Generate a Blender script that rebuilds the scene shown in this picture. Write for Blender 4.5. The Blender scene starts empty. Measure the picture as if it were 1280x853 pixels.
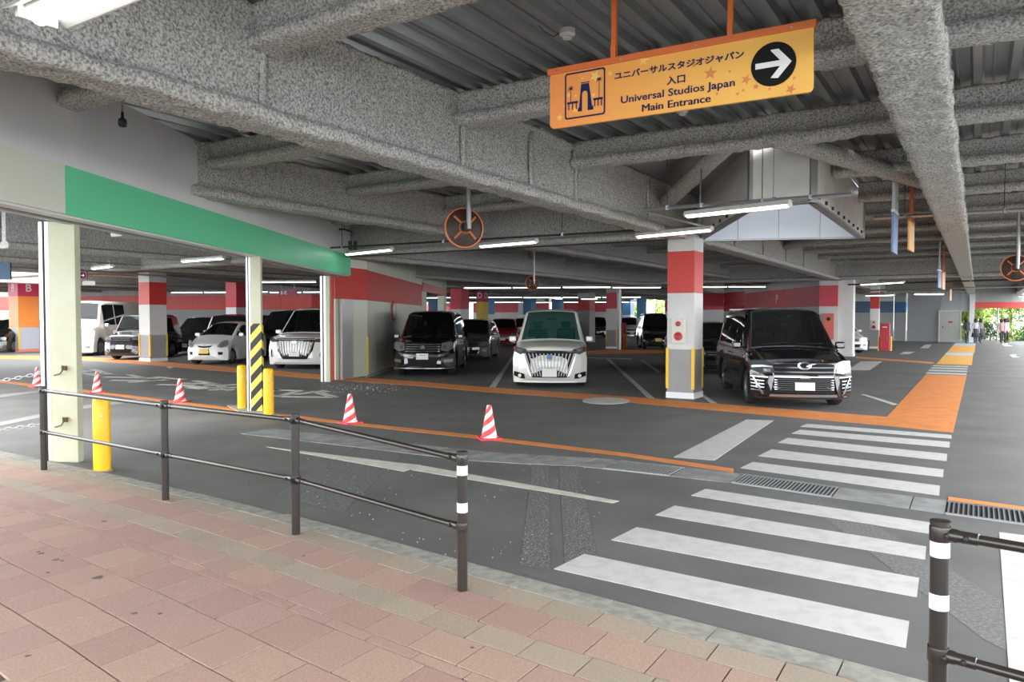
import bpy, bmesh, math, random
from mathutils import Vector, Matrix, noise
from mathutils.geometry import tessellate_polygon
random.seed(7)
SC = bpy.context.scene
COL = SC.collection
PI = math.pi
# ------------------------------------------------------------ camera, sky, exposure
F = 924.0
TH = math.atan(28.5 / F)
EYE = 1.6
cd = bpy.data.cameras.new('camera'); cam = bpy.data.objects.new('camera', cd); COL.objects.link(cam)
cd.sensor_width = 36; cd.lens = F / 1280 * 36; cd.clip_start = .05; cd.clip_end = 500
cam.location = (0, 0, EYE); cam.rotation_euler = (PI / 2 - TH, 0, 0)
SC.camera = cam
SC.view_settings.view_transform = 'Standard'; SC.view_settings.look = 'None'
SC.view_settings.gamma = 1; SC.view_settings.use_curve_mapping = False
SC.view_settings.exposure = 1.68
w = bpy.data.worlds.new('world'); SC.world = w; w.use_nodes = True
nt = w.node_tree; bg = nt.nodes['Background']
tcn = nt.nodes.new('ShaderNodeTexCoord'); nz = nt.nodes.new('ShaderNodeTexNoise'); nz.inputs['Scale'].default_value = 2.2
nz.inputs['Detail'].default_value = 5
cr = nt.nodes.new('ShaderNodeValToRGB')
cr.color_ramp.elements[0].position = .35; cr.color_ramp.elements[0].color = (.86, .93, 1, 1)
cr.color_ramp.elements[1].position = .65; cr.color_ramp.elements[1].color = (1, 1, 1, 1)
nt.links.new(tcn.outputs['Generated'], nz.inputs['Vector']); nt.links.new(nz.outputs['Fac'], cr.inputs['Fac'])
nt.links.new(cr.outputs['Color'], bg.inputs['Color']); bg.inputs['Strength'].default_value = 2.3
sd = bpy.data.lights.new('sun', 'SUN'); sd.energy = 1.6; sd.angle = .35; sd.color = (1, .97, .9)
sun = bpy.data.objects.new('sun', sd); COL.objects.link(sun); sun.rotation_euler = (math.radians(35), 0, math.radians(-32.2))
try:
    SC.cycles.max_bounces = 7; SC.cycles.diffuse_bounces = 4; SC.cycles.glossy_bounces = 3
    SC.cycles.transparent_max_bounces = 8; SC.cycles.caustics_reflective = False; SC.cycles.caustics_refractive = False
    SC.cycles.sample_clamp_indirect = 6
except Exception: pass

# ------------------------------------------------------------ geometry of the place
D = Vector((.533, .846, 0)); P = Vector((.846, -.533, 0))      # the grid of girders, columns and road paint
AD = math.atan2(-.533, .846)                                   # rotation that turns local x to P and local y to D
def ray(px, py):
    u = (px - 640) / F; v = (426.5 - py) / F
    return Vector((u, math.cos(TH) + v * math.sin(TH), -math.sin(TH) + v * math.cos(TH)))
def G(px, py, z=0.0):
    r = ray(px, py); t = (z - EYE) / r.z
    return Vector((r.x * t, r.y * t, z))
def AT(px, py, Y):
    r = ray(px, py); t = Y / r.y
    return Vector((r.x * t, Y, EYE + r.z * t))
def pr(x, y, z):
    z -= EYE; fw = y * math.cos(TH) - z * math.sin(TH); up = y * math.sin(TH) + z * math.cos(TH)
    return (640 + F * x / fw, 426.5 - F * up / fw) if fw > .05 else (-9999, -9999)
def SP(s, p, z=0.0):
    v = D * s + P * p; v.z = z; return v

# ------------------------------------------------------------ materials
MATS = {}
def mat(name, c, rough=.5, metal=0, var=0, vs=8, bump=0, bs=40, emit=0, coat=0, alpha=1, spec=None, c2=None, dist=.01, lo=.35, hi=.65, det=5):
    if name in MATS: return MATS[name]
    m = bpy.data.materials.new(name); m.use_nodes = True; n = m.node_tree; b = n.nodes['Principled BSDF']
    b.inputs['Base Color'].default_value = (*c, 1); b.inputs['Roughness'].default_value = rough; b.inputs['Metallic'].default_value = metal
    if spec is not None: b.inputs['Specular IOR Level'].default_value = spec
    if coat: b.inputs['Coat Weight'].default_value = coat; b.inputs['Coat Roughness'].default_value = .04
    if alpha < 1: b.inputs['Alpha'].default_value = alpha
    if emit: b.inputs['Emission Color'].default_value = (*c, 1); b.inputs['Emission Strength'].default_value = emit
    if var or c2 or bump:
        g = n.nodes.new('ShaderNodeNewGeometry')
    if var or c2:
        t = n.nodes.new('ShaderNodeTexNoise'); t.inputs['Scale'].default_value = vs; t.inputs['Detail'].default_value = det
        r = n.nodes.new('ShaderNodeValToRGB'); e = r.color_ramp.elements
        e[0].position = lo; e[1].position = hi
        c2 = c2 or tuple(min(1, x * (1 + var)) for x in c)
        c1 = tuple(x * (1 - var) for x in c) if var else c
        e[0].color = (*c1, 1); e[1].color = (*c2, 1)
        n.links.new(g.outputs['Position'], t.inputs['Vector']); n.links.new(t.outputs['Fac'], r.inputs['Fac']); n.links.new(r.outputs['Color'], b.inputs['Base Color'])
    if bump:
        t = n.nodes.new('ShaderNodeTexNoise'); t.inputs['Scale'].default_value = bs; t.inputs['Detail'].default_value = 4
        u = n.nodes.new('ShaderNodeBump'); u.inputs['Strength'].default_value = bump; u.inputs['Distance'].default_value = dist
        n.links.new(g.outputs['Position'], t.inputs['Vector']); n.links.new(t.outputs['Fac'], u.inputs['Height']); n.links.new(u.outputs['Normal'], b.inputs['Normal'])
    MATS[name] = m; return m

def stripe_mat(name, ca, cb, mode, k, rough=.5):
    m = bpy.data.materials.new(name); m.use_nodes = True; n = m.node_tree; b = n.nodes['Principled BSDF']; b.inputs['Roughness'].default_value = rough
    tc = n.nodes.new('ShaderNodeTexCoord'); sx = n.nodes.new('ShaderNodeSeparateXYZ'); n.links.new(tc.outputs['Object'], sx.inputs[0])
    def ma(op, a, bb):
        q = n.nodes.new('ShaderNodeMath'); q.operation = op
        for i, v in enumerate((a, bb)):
            if v is None: continue
            if isinstance(v, (int, float)): q.inputs[i].default_value = v
            else: n.links.new(v, q.inputs[i])
        return q.outputs[0]
    if mode == 'helix':
        a = ma('ARCTAN2', sx.outputs[1], sx.outputs[0]); a = ma('MULTIPLY', a, 2 / (2 * PI)); a = ma('ADD', a, ma('MULTIPLY', sx.outputs[2], -k))
    else:
        a = ma('MULTIPLY', ma('ADD', ma('ADD', ma('MULTIPLY', sx.outputs[0], -1.1), ma('MULTIPLY', sx.outputs[1], .6)), sx.outputs[2]), k)
    fr = ma('FRACT', ma('ADD', a, 50), None); gt = ma('GREATER_THAN', fr, .5)
    mx = n.nodes.new('ShaderNodeMix'); mx.data_type = 'RGBA'; mx.inputs[6].default_value = (*ca, 1); mx.inputs[7].default_value = (*cb, 1)
    n.links.new(gt, mx.inputs[0]); n.links.new(mx.outputs[2], b.inputs['Base Color']); return m

FP = mat('sprayed_fireproofing', (.22, .22, .205), .95, c2=(.70, .69, .65), vs=48, lo=.33, hi=.60, det=10, bump=1, bs=55, dist=.018)
FPF = mat('sprayed_fireproofing_far', (.34, .34, .325), .95, c2=(.58, .58, .55), vs=24, lo=.35, hi=.65, bump=.6, bs=14, dist=.03)
DECK = mat('galvanised_deck', (.36, .375, .38), .32, .7, var=.05, vs=1.5, det=3)
ASPH = mat('asphalt', (.118, .117, .113), .62, c2=(.170, .169, .164), vs=1.1, lo=.3, hi=.72, det=9, bump=.5, bs=160, dist=.004)
ASPH2 = mat('coarse_asphalt', (.10, .10, .097), .85, c2=(.36, .36, .34), vs=75, lo=.5, hi=.68, bump=1, bs=90, dist=.01)
ASPH3 = mat('fresh_asphalt', (.135, .135, .137), .8, var=.15, vs=30, bump=.3, bs=200, dist=.003)
WHITEP = mat('white_road_paint', (.50, .50, .485), .7, c2=(.59, .59, .565), vs=9, lo=.3, hi=.55, bump=.4, bs=90, dist=.004)
CREAMP = mat('worn_road_paint', (.50, .49, .43), .7, c2=(.66, .65, .57), vs=7, lo=.3, hi=.6)
ORANGEP = mat('orange_road_paint', (.76, .27, .07), .7, c2=(.66, .22, .055), vs=4, lo=.4, hi=.7)
YELP = mat('amber_road_paint', (.80, .42, .09), .7, var=.1, vs=3)
PALEP = mat('pale_blue_road_paint', (.5, .6, .66), .7)
CONC = mat('gutter_concrete', (.25, .255, .25), .85, var=.2, vs=5, bump=.3, bs=120, dist=.004)
CURB = mat('curb_concrete', (.25, .245, .215), .85, c2=(.36, .35, .31), vs=14, det=8, lo=.35, hi=.6, bump=.4, bs=90, dist=.004)
TILES = [mat('pink_paver_%d' % i, c, .8, c2=tuple(min(1, x * 1.22) for x in c), vs=95, lo=.38, hi=.62, det=3, bump=.25, bs=220, dist=.002)
         for i, c in enumerate([(.355, .232, .19), (.335, .215, .18), (.37, .25, .198), (.345, .23, .192)])]
BEIGE = [mat('beige_paver_%d' % i, c, .8, c2=tuple(x * 1.2 for x in c), vs=95, lo=.38, hi=.62, det=3, bump=.25, bs=220, dist=.002) for i, c in enumerate([(.315, .258, .20), (.335, .275, .215)])]
JOINT = mat('paver_joint', (.08, .07, .06), .95)
WALLW = mat('white_wall_paint', (.84, .84, .84), .5, var=.03, vs=1)
WALLC = mat('cream_wall_paint', (.76, .79, .66), .5, var=.03, vs=1)
GREEN = mat('green_fascia_paint', (.16, .72, .38), .4)
CREAM = mat('cream_column_paint', (.50, .50, .35), .5, c2=(.56, .555, .42), vs=3, det=7)
TRACK = mat('shutter_track_metal', (.62, .62, .60), .35, .6)
RED = mat('red_wall_paint', (.60, .05, .04), .45, var=.04, vs=2)
PINKRED = mat('pinkish_red_wall_paint', (.66, .06, .09), .45, var=.04, vs=2)
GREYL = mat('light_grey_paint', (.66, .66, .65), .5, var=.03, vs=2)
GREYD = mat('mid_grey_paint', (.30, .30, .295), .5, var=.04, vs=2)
BLUE = mat('blue_wall_paint', (.10, .32, .62), .45)
NAVY = mat('dark_blue_wall_paint', (.03, .09, .18), .5)
YELLOW = mat('yellow_bollard_paint', (.92, .50, .0), .4, var=.04, vs=6)
YGUARD = mat('yellow_corner_guard', (.85, .55, .05), .45)
RAILM = mat('dark_brown_rail_paint', (.022, .017, .014), .32, coat=.3)
BANDW = mat('white_reflective_band', (.80, .82, .85), .4)
LAMP = mat('lit_lamp_tube', (.97, 1, .98), .4, emit=2.0)
LAMPH = mat('white_lamp_housing', (.75, .75, .73), .4)
GALV = mat('galvanised_steel', (.42, .43, .43), .4, .7)
CABLE = mat('dark_cable', (.03, .03, .03), .5)
SIGNO = mat('orange_sign_steel', (.72, .17, .04), .4)
SIGNB = mat('navy_sign_print', (.012, .018, .085), .6, spec=.2)
SIGNK = mat('black_sign_print', (.008, .008, .008), .6, spec=.15)
SIGNW = mat('white_sign_print', (.85, .85, .85), .5)
STARY = mat('yellow_star_print', (.95, .62, .16), .5)
STARO = mat('orange_star_print', (.75, .24, .07), .5)
SILV = mat('silver_panel', (.86, .84, .78), .4, .1, var=.08, vs=1.5)
WELLW = mat('white_lightwell_panel', (.68, .73, .79), .5)
BROWN = mat('mirror_back_brown', (.035, .02, .011), .5, var=.3, vs=9)
ORIM = mat('mirror_orange_rim', (.70, .20, .08), .4)
BLACK = mat('matt_black', (.012, .012, .012), .6)
CHROME = mat('chrome', (.42, .42, .43), .2, 1)
TYRE = mat('tyre_rubber', (.018, .018, .018), .8)
ALLOY = mat('alloy_rim', (.35, .36, .37), .3, .8)
GLASS = mat('tinted_car_glass', (.005, .006, .006), .03, alpha=.86, spec=.06)
GLASSD = mat('dark_car_glass', (.010, .012, .013), .04, spec=.35)
LENS = mat('clear_headlight_lens', (.26, .27, .27), .12, .5, coat=1)
LENSD = mat('smoked_headlight_lens', (.10, .11, .12), .05, .3, coat=1)
PLATE = mat('number_plate_white', (.72, .72, .70), .5)
PLATEY = mat('number_plate_yellow', (.75, .52, .12), .5)
SEAT = mat('car_seat_fabric', (.07, .07, .07), .9)
SEATL = mat('pale_car_seat_fabric', (.28, .26, .23), .9)
DIMMER = mat('dimming_sheet', (.42, .46, .50), .6, alpha=.62)  # half-transparent sheet, only for the pane that dims the first light well
LEAF1 = mat('leaf_bright', (.42, .55, .12), .6, c2=(.24, .38, .07), vs=2)
LEAF2 = mat('leaf_dark', (.10, .22, .04), .6, var=.3, vs=2)
BARK = mat('bark', (.12, .09, .07), .9)
def paint(n, c, rough=.25): return mat('car_paint_' + n, c, rough, 0, coat=1)

# ------------------------------------------------------------ mesh building
class MB:
    def __init__(s): s.v = []; s.f = []; s.m = []
    def add(s, vs, fs, mi=0):
        o = len(s.v); s.v += [tuple(v) for v in vs]; s.f += [tuple(i + o for i in f) for f in fs]; s.m += [mi] * len(fs); return s
    def box(s, c, d, rz=0, mi=0, M=None, ch=0):
        hx, hy, hz = d[0] / 2, d[1] / 2, d[2] / 2; cx, cy, cz = c; vs = []
        ca, sa = math.cos(rz), math.sin(rz)
        for z in (-hz, hz):
            for x, y in ((-hx, -hy), (hx, -hy), (hx, hy), (-hx, hy)):
                vs.append(Vector((cx + x * ca - y * sa, cy + x * sa + y * ca, cz + z)))
        if M: vs = [M @ v for v in vs]
        return s.add(vs, [(3, 2, 1, 0), (4, 5, 6, 7), (0, 1, 5, 4), (1, 2, 6, 5), (2, 3, 7, 6), (3, 0, 4, 7)], mi)
    def prism(s, poly, z0, z1, mi=0):           # poly in xy
        n = len(poly); a = sum(poly[i][0] * poly[(i + 1) % n][1] - poly[(i + 1) % n][0] * poly[i][1] for i in range(n))
        if a < 0: poly = poly[::-1]
        vs = [(q[0], q[1], z0) for q in poly] + [(q[0], q[1], z1) for q in poly]
        fs = [tuple(range(n - 1, -1, -1)), tuple(range(n, 2 * n))] + [(i, (i + 1) % n, n + (i + 1) % n, n + i) for i in range(n)]
        return s.add(vs, fs, mi)
    def tube(s, pts, r, n=8, mi=0, cap=True):
        pts = [Vector(q) for q in pts]; rings = []
        rr = r if isinstance(r, (list, tuple)) else [r] * len(pts)
        up = Vector((0, 0, 1))
        for i, q in enumerate(pts):
            d = (pts[min(i + 1, len(pts) - 1)] - pts[max(i - 1, 0)])
            if d.length < 1e-7: d = Vector((0, 0, 1))
            d.normalize()
            u = d.cross(up) if abs(d.z) < .95 else d.cross(Vector((0, 1, 0)))
            u.normalize(); v = d.cross(u)
            rings.append([q + (u * math.cos(2 * PI * k / n) + v * math.sin(2 * PI * k / n)) * rr[i] for k in range(n)])
        vs = [x for R in rings for x in R]; fs = []
        for i in range(len(pts) - 1):
            for k in range(n): fs.append((i * n + k, i * n + (k + 1) % n, (i + 1) * n + (k + 1) % n, (i + 1) * n + k))
        if cap: fs += [tuple(range(n - 1, -1, -1)), tuple((len(pts) - 1) * n + k for k in range(n))]
        return s.add(vs, fs, mi)
    def lathe(s, prof, n=16, M=None, mi=0, closed=False):   # prof (r,z) about z
        vs = []; fs = []
        for r, z in prof:
            for k in range(n): vs.append(Vector((r * math.cos(2 * PI * k / n), r * math.sin(2 * PI * k / n), z)))
        L = len(prof)
        for i in range(L - 1 + (1 if closed else 0)):
            j = (i + 1) % L
            for k in range(n): fs.append((i * n + k, i * n + (k + 1) % n, j * n + (k + 1) % n, j * n + k))
        if M: vs = [M @ v for v in vs]
        return s.add(vs, fs, mi)
    def poly3(s, pts, mi=0):
        pts = [Vector(q) for q in pts]; t = tessellate_polygon([pts]); return s.add(pts, t, mi)
    def build(s, name, mats, parent=None, smooth=False, loc=None, angle=None, bevel=0):
        me = bpy.data.meshes.new(name); me.from_pydata(s.v, [], s.f)
        if not isinstance(mats, (list, tuple)): mats = [mats]
        for m in mats: me.materials.append(m)
        if len(mats) > 1: me.polygons.foreach_set('material_index', s.m)
        if smooth:
            me.polygons.foreach_set('use_smooth', [True] * len(me.polygons))
            if angle: me.set_sharp_from_angle(angle=math.radians(angle))
        me.update()
        o = bpy.data.objects.new(name, me); COL.objects.link(o)
        if parent: o.parent = parent
        if loc is not None: o.location = loc
        if bevel:
            b = o.modifiers.new('bevel', 'BEVEL'); b.width = bevel; b.segments = 2; b.limit_method = 'ANGLE'
        return o
def tag(o, label=None, cat=None, group=None, kind=None):
    if label: o['label'] = label
    if cat: o['category'] = cat
    if group: o['group'] = group
    if kind: o['kind'] = kind
    return o
def empty(name, loc, rz=0, label=None, cat=None, group=None, kind=None):
    o = bpy.data.objects.new(name, None); COL.objects.link(o); o.location = loc; o.rotation_euler = (0, 0, rz); o.empty_display_size = .1
    return tag(o, label, cat, group, kind)
KIDS = {}
def copy_tree(o, parent=None):
    c = o.copy(); COL.objects.link(c)
    if parent: c.parent = parent
    for ch in list(o.children): copy_tree(ch, c)
    return c
def text_mb(body, size, Mx, extrude=.0015, align='CENTER', bold=0):
    cu = bpy.data.curves.new('t', 'FONT'); cu.body = body; cu.size = size; cu.align_x = align; cu.align_y = 'CENTER'; cu.extrude = extrude; cu.offset = bold; cu.resolution_u = 3
    o = bpy.data.objects.new('t', cu); COL.objects.link(o)
    dg = bpy.context.evaluated_depsgraph_get(); me = bpy.data.meshes.new_from_object(o.evaluated_get(dg))
    m = MB(); m.add([Mx @ v.co for v in me.vertices], [tuple(p.vertices) for p in me.polygons])
    bpy.data.objects.remove(o); bpy.data.curves.remove(cu); bpy.data.meshes.remove(me); return m
def frame(o, x, y, z): # matrix with given origin and axes
    x = Vector(x).normalized(); y = Vector(y).normalized(); z = Vector(z).normalized()
    return Matrix(((x.x, y.x, z.x, o[0]), (x.y, y.y, z.y, o[1]), (x.z, y.z, z.z, o[2]), (0, 0, 0, 1)))

# ============================================================ FLOOR AND ROAD PAINT
floor = MB().add([(-60, -12, 0), (60, -12, 0), (60, 100, 0), (-60, 100, 0)], [(0, 1, 2, 3)]).build('floor', ASPH)
tag(floor, kind='structure')
def paintq(name, pts, m, z=.004, px=True, label=None):
    q = [G(a, b) for a, b in pts] if px else [Vector((a, b, 0)) for a, b in pts]
    o = MB().prism([(v.x, v.y) for v in q], .0005, z).build(name, m, floor)
    if label: o['label'] = label
    return o
def spq(name, pts, m, z=.004): return paintq(name, [tuple(SP(s, p)[:2]) for s, p in pts], m, z, False)
# crosswalk stripes (s at the right end, s at the left end, p left)
for s0, s1, t0, t1, pl in ((4.01, 4.37, 4.09, 4.46, -2.23), (4.78, 5.14, 4.85, 5.25, -2.18), (5.56, 5.88, 5.66, 6.03, -2.16), (6.25, 6.59, 6.46, 6.78, -2.13),
                           (7.65, 8.10, 7.93, 8.34, -2.09), (8.56, 8.99, 8.74, 9.27, -2.10), (9.55, 10.05, 9.82, 10.27, -2.12), (10.57, 11.05, 10.70, 11.12, -2.13), (11.38, 11.72, 11.45, 11.8, -2.16)):
    spq('crosswalk_stripe', [(s0, -.27), (s1, -.28), (t1, pl), (t0, pl - .03)], WHITEP)
paintq('stop_line', [(842, 572), (893, 576), (967, 526), (933, 525)], WHITEP)
spq('edge_stripe', [(6.57, .16), (6.57, .75), (3.3, .75), (3.3, .14)], WHITEP)
paintq('lane_stripe', [(505, 581), (530, 583), (774, 627), (766, 629.5), (515, 588)], CREAMP)
paintq('arrow_head', [(333, 559), (497, 579), (527, 582), (505, 590)], CREAMP, .0045)
# orange bands
paintq('orange_band', [(92, 486), (279, 509), (420, 526), (600, 545), (787, 567.5), (917, 586.5), (917, 591), (787, 571.5), (600, 549), (420, 529.5), (279, 512), (92, 488.5)], ORANGEP)
paintq('orange_band', [(1185, 621.5), (1300, 637), (1300, 642), (1185, 626)], ORANGEP)
paintq('orange_band', [(-200, 470), (-20, 473.5), (92, 486), (92, 488.5), (-20, 476), (-200, 473)], ORANGEP)
paintq('orange_band', [(850, 501.5), (1108, 521.5), (1192, 541.3), (1107, 532.5), (850, 509.5)], ORANGEP)
paintq('orange_band', [(-150, 446), (0, 445), (91, 445.5), (180, 451), (300, 460), (410, 469.5), (430, 471), (520, 477), (610, 484.5), (700, 490.5), (790, 496.5), (850, 501.5), (850, 509.5), (790, 503.5), (700, 497), (610, 490.5), (520, 482.5), (430, 476), (410, 475), (300, 466), (180, 456), (91, 450), (0, 449), (-150, 450)], ORANGEP)
spq('orange_walkway', [(11.95, -.27), (13.25, -1.22), (24.0, -1.22), (24.06, -.24)], ORANGEP, .006)
for k in range(4): spq('walkway_stripe', [(24.4 + k * 1.3, -.25), (25.0 + k * 1.3, -.25), (25.0 + k * 1.3, -1.25), (24.4 + k * 1.3, -1.25)], WHITEP)
spq('amber_walkway', [(29.6, -.15), (37, -.15), (37, -1.2), (29.6, -1.2)], YELP)
spq('pale_walkway', [(37, -.15), (40, -.15), (40, -1.2), (37, -1.2)], PALEP)
spq('amber_walkway', [(40, -.1), (50, -.1), (50, -1.2), (40, -1.2)], YELP)
spq('pale_walkway', [(50, -.1), (56, -.1), (56, -1.2), (50, -1.2)], PALEP)
paintq('orange_band', [(1070, 446), (1168, 453.2), (1165, 455.2), (1070, 448)], ORANGEP)
paintq('orange_band', [(660, 443), (760, 437.5), (900, 438), (1040, 437), (1040, 439), (900, 440), (660, 445)], ORANGEP)
# parking bay lines
for q in ([(639, 446.6), (642, 446.6), (619.5, 484.5), (611.5, 484.5)], [(758, 449), (762, 449), (820, 500), (811, 499)], [(800, 450.5), (803, 450.5), (827, 466), (822, 466)],
          [(873, 492.5), (878, 492.5), (897, 505), (889, 505)], [(486, 462), (490, 462), (458, 473), (454, 471.5)], [(1076, 493.5), (1080, 493), (1122, 505.5), (1117, 507)],
          [(1076, 452), (1103, 452), (1087, 463), (1060, 463)], [(1157, 431), (1165, 431), (1160, 435.5), (1150, 435.5)], [(1130, 440), (1144, 440), (1136, 443), (1124, 443)],
          [(-10, 495), (60, 487), (60, 489), (-10, 499)], [(-10, 530), (100, 508), (190, 497), (190, 500), (100, 512), (-10, 535)], [(208, 459), (225, 455), (228, 456), (212, 461)],
          [(700, 446), (790, 448.5), (790, 449.5), (700, 447)]):
    paintq('bay_line', q, WHITEP if q[0][0] > 0 else mat('faint_line_paint', (.24, .24, .23), .8), .0035)
paintq('white_disc', [(758 + 30 * math.cos(a * PI / 8), 501.5 + 4.2 * math.sin(a * PI / 8)) for a in range(-2, 14)], WHITEP, .007)
for q in ([(1252, 430.5), (1260, 429), (1259, 431), (1266, 433), (1256, 433)], [(1262, 444), (1271, 443), (1269, 445), (1275, 447), (1266, 447)]): paintq('direction_arrow', q, WHITEP)
# painted lettering on the lane, strokes read off the road
def stroke(a, b, w=2.2): 
    A, B = G(*a), G(*b); d = (B - A).normalized(); n = Vector((-d.y, d.x, 0)) * w * .06
    MB().prism([tuple((A + n)[:2]), tuple((B + n)[:2]), tuple((B - n)[:2]), tuple((A - n)[:2])], .0005, .0042).build('lane_letter_stroke', CREAMP, floor)
k0 = lambda x, y: (80 + x / 3.657, 440 + y / 3.657)
for a, b in (((45, 85), (120, 90)), ((45, 100), (210, 97)), ((60, 92), (150, 108)), ((130, 80), (210, 102)), ((190, 115), (440, 121)), ((220, 130), (420, 133)), ((300, 105), (360, 120)),
             ((300, 140), (470, 128)), ((420, 115), (550, 127)), ((430, 150), (600, 152)), ((530, 143), (700, 147)), ((600, 132), (690, 147)), ((540, 155), (690, 165)), ((570, 163), (640, 170)),
             ((640, 155), (790, 150)), ((650, 165), (800, 163)), ((660, 175), (780, 170)), ((700, 150), (760, 176)), ((905, 172), (1080, 178)), ((905, 185), (985, 172)), ((900, 200), (1000, 203)),
             ((985, 203), (1080, 178)), ((1000, 205), (1235, 208)), ((1060, 195), (1145, 183)), ((1145, 180), (1235, 208)), ((1170, 178), (1200, 183))):
    stroke(k0(*a), k0(*b), 1.6)
# textured grooved patches and darker strips
paintq('asphalt_patch', [(666, 573), (686, 573), (688, 712), (650, 706)], ASPH2, .002)
paintq('asphalt_patch', [(698, 576), (722, 580), (746, 694), (706, 704)], ASPH2, .002)
paintq('asphalt_patch', [(620, 722), (650, 716), (1060, 845), (1000, 845)], ASPH3, .0025)
paintq('asphalt_patch', [(340, 620), (470, 545), (520, 552), (430, 640)], mat('worn_asphalt', (.11, .11, .107), .85, c2=(.20, .20, .193), vs=30, lo=.4, hi=.7), .0015)
paintq('asphalt_patch', [(1000, 625), (1060, 635), (1330, 800), (1330, 850), (1230, 800)], mat('worn_asphalt_b', (.13, .13, .127), .85, c2=(.23, .23, .223), vs=50, lo=.4, hi=.7), .0015)
# pale broken-glass specks near the left pillar: one countless scatter
m = MB()
for i in range(170):
    q = G(random.gauss(452, 26), random.gauss(484, 4)); r = random.uniform(.005, .016); m.box((q.x, q.y, .004), (r, r * 1.4, .006), random.random() * 3)
for i in range(120):
    q = G(random.uniform(360, 760), random.uniform(560, 700)); r = random.uniform(.002, .006); m.box((q.x, q.y, .003), (r, r * 1.4, .004), random.random() * 3)
tag(m.build('road_grit', WHITEP), 'pale specks of grit scattered on the dark asphalt', 'grit', kind='stuff')

# gutter: concrete slabs and gratings
gl = [(-18, 9.3, 7.35), (-16.7, 7.75, 7.09), (-13.65, 7.55, 6.95), (-8.98, 7.15, 6.60), (-6.75, 7.2, 6.67), (-4.66, 7.28, 6.72), (-3.6, 7.62, 7.1), (-2.0, 7.62, 7.16), (-1.08, 7.5, 7.05), (-.21, 7.45, 6.95), (.32, 7.4, 6.9), (3.5, 7.2, 6.6), (7, 7.0, 6.3)]
def gs(p, i):
    for a, b in zip(gl, gl[1:]):
        if a[0] <= p <= b[0]: t = (p - a[0]) / (b[0] - a[0]); return a[i] + (b[i] - a[i]) * t
    return gl[-1][i]
gut = empty('gutter', SP(7.2, -4), 0, 'long concrete roadside gutter with metal gratings crossing the asphalt lane', 'gutter')
def gpoly(p0, p1, i0=0., i1=1.):
    f = lambda p, t: SP(gs(p, 2) * (1 - t) + gs(p, 1) * t, p) - SP(7.2, -4)
    return [tuple(f(p0, i0)[:2]), tuple(f(p1, i0)[:2]), tuple(f(p1, i1)[:2]), tuple(f(p0, i1)[:2])]
p = -8.6; k = 0
GRATES = [(-3.35, -2.62), (-2.0, -1.08), (-.2, 1.6)]
while p < 6:
    p1 = p + .62
    for g0, g1 in GRATES:
        if g0 - .25 < p1 < g1: p1 = g0 if p < g0 - .05 else g1
        if abs(p - g0) < .01: p1 = g1
    if any(abs(p - g0) < .01 for g0, g1 in GRATES):
        MB().prism(gpoly(p, p1, 0, .07), .0, .012).prism(gpoly(p, p1, .93, 1), .0, .012).build('grating_frame', GALV, gut)
        n = int((p1 - p) / .035)
        for i in range(n):
            q = p + (p1 - p) * (i + .5) / n
            MB().prism(gpoly(q - .006, q + .006, .05, .95), .002, .014).build('grating_bar', GALV, gut)
        MB().prism(gpoly(p, p1, .05, .95), .0005, .003).build('grating_trough', mat('trough_dark', (.03, .035, .045), .9), gut)
    else:
        MB().prism(gpoly(p + .006, p1 - .006), .0, .007).build('gutter_slab', CONC, gut)
    p = p1

# ============================================================ SIDEWALK
CV = [(-14, .32), (-9, .28), (-6.88, .25), (-5.54, .21), (-4.5, .13), (-3.73, .06), (-3.21, 0), (-2.08, -.11), (-1.18, -.18), (-.3, -.25), (2.5, -.5)]
def cvf(p):
    for a, b in zip(CV, CV[1:]):
        if a[0] <= p <= b[0]: return a[1] + (b[1] - a[1]) * (p - a[0]) / (b[0] - a[0])
    return CV[0][1] if p < CV[0][0] else CV[-1][1]
SWZ = .03
walk = empty('sidewalk', SP(2, -3), 0, None, None, None, 'structure'); walk.name = 'trim_1'; walk['label'] = 'pink and beige paved sidewalk in the foreground'
base = walk.location.copy()
m = MB(); N = 40; ps = [-14 + 17 * i / N for i in range(N + 1)]
vs = [SP(-6, p, SWZ - .014) - base for p in ps] + [SP(3.72 + cvf(p), p, SWZ - .014) - base for p in ps]
m.add(vs, [(i, N + 1 + i, N + 2 + i, i + 1) for i in range(N)]).build('bedding', JOINT, walk)
rows = [(3.505, 3.70, 'b', .0), (3.215, 3.50, 'p', .12), (3.015, 3.21, 'b', .18), (2.775, 3.01, 'p', .0), (2.695, 2.77, 't', .1), (2.385, 2.69, 'p', .2), (2.075, 2.38, 'p', .05), (1.775, 2.07, 'p', .22),
        (1.475, 1.77, 'p', .1), (1.17, 1.47, 'p', 0), (.87, 1.165, 'p', .2)]
cnt = 0
for s0, s1, kind, off in rows:
    p = -13.0 + off
    pw = .315
    while p < 1.6:
        a, b = p + .0045, p + pw - .0045; p += pw
        u = pr(*SP((s0 + s1) / 2 + cvf(a), a, SWZ))
        if not (-60 < u[0] < 1330 and u[1] < 930 and u[1] > 0): continue
        dz = random.uniform(-.0012, .0012)
        q = [SP(s0 + .003 + cvf(a), a) - base, SP(s0 + .003 + cvf(b), b) - base, SP(s1 - .003 + cvf(b), b) - base, SP(s1 - .003 + cvf(a), a) - base]
        mt = random.choice(BEIGE) if kind == 'b' else random.choice(TILES)
        cnt += 1
        MB().prism([tuple(x[:2]) for x in q], -.01, SWZ + dz).build('paver', mt, walk)
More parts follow.
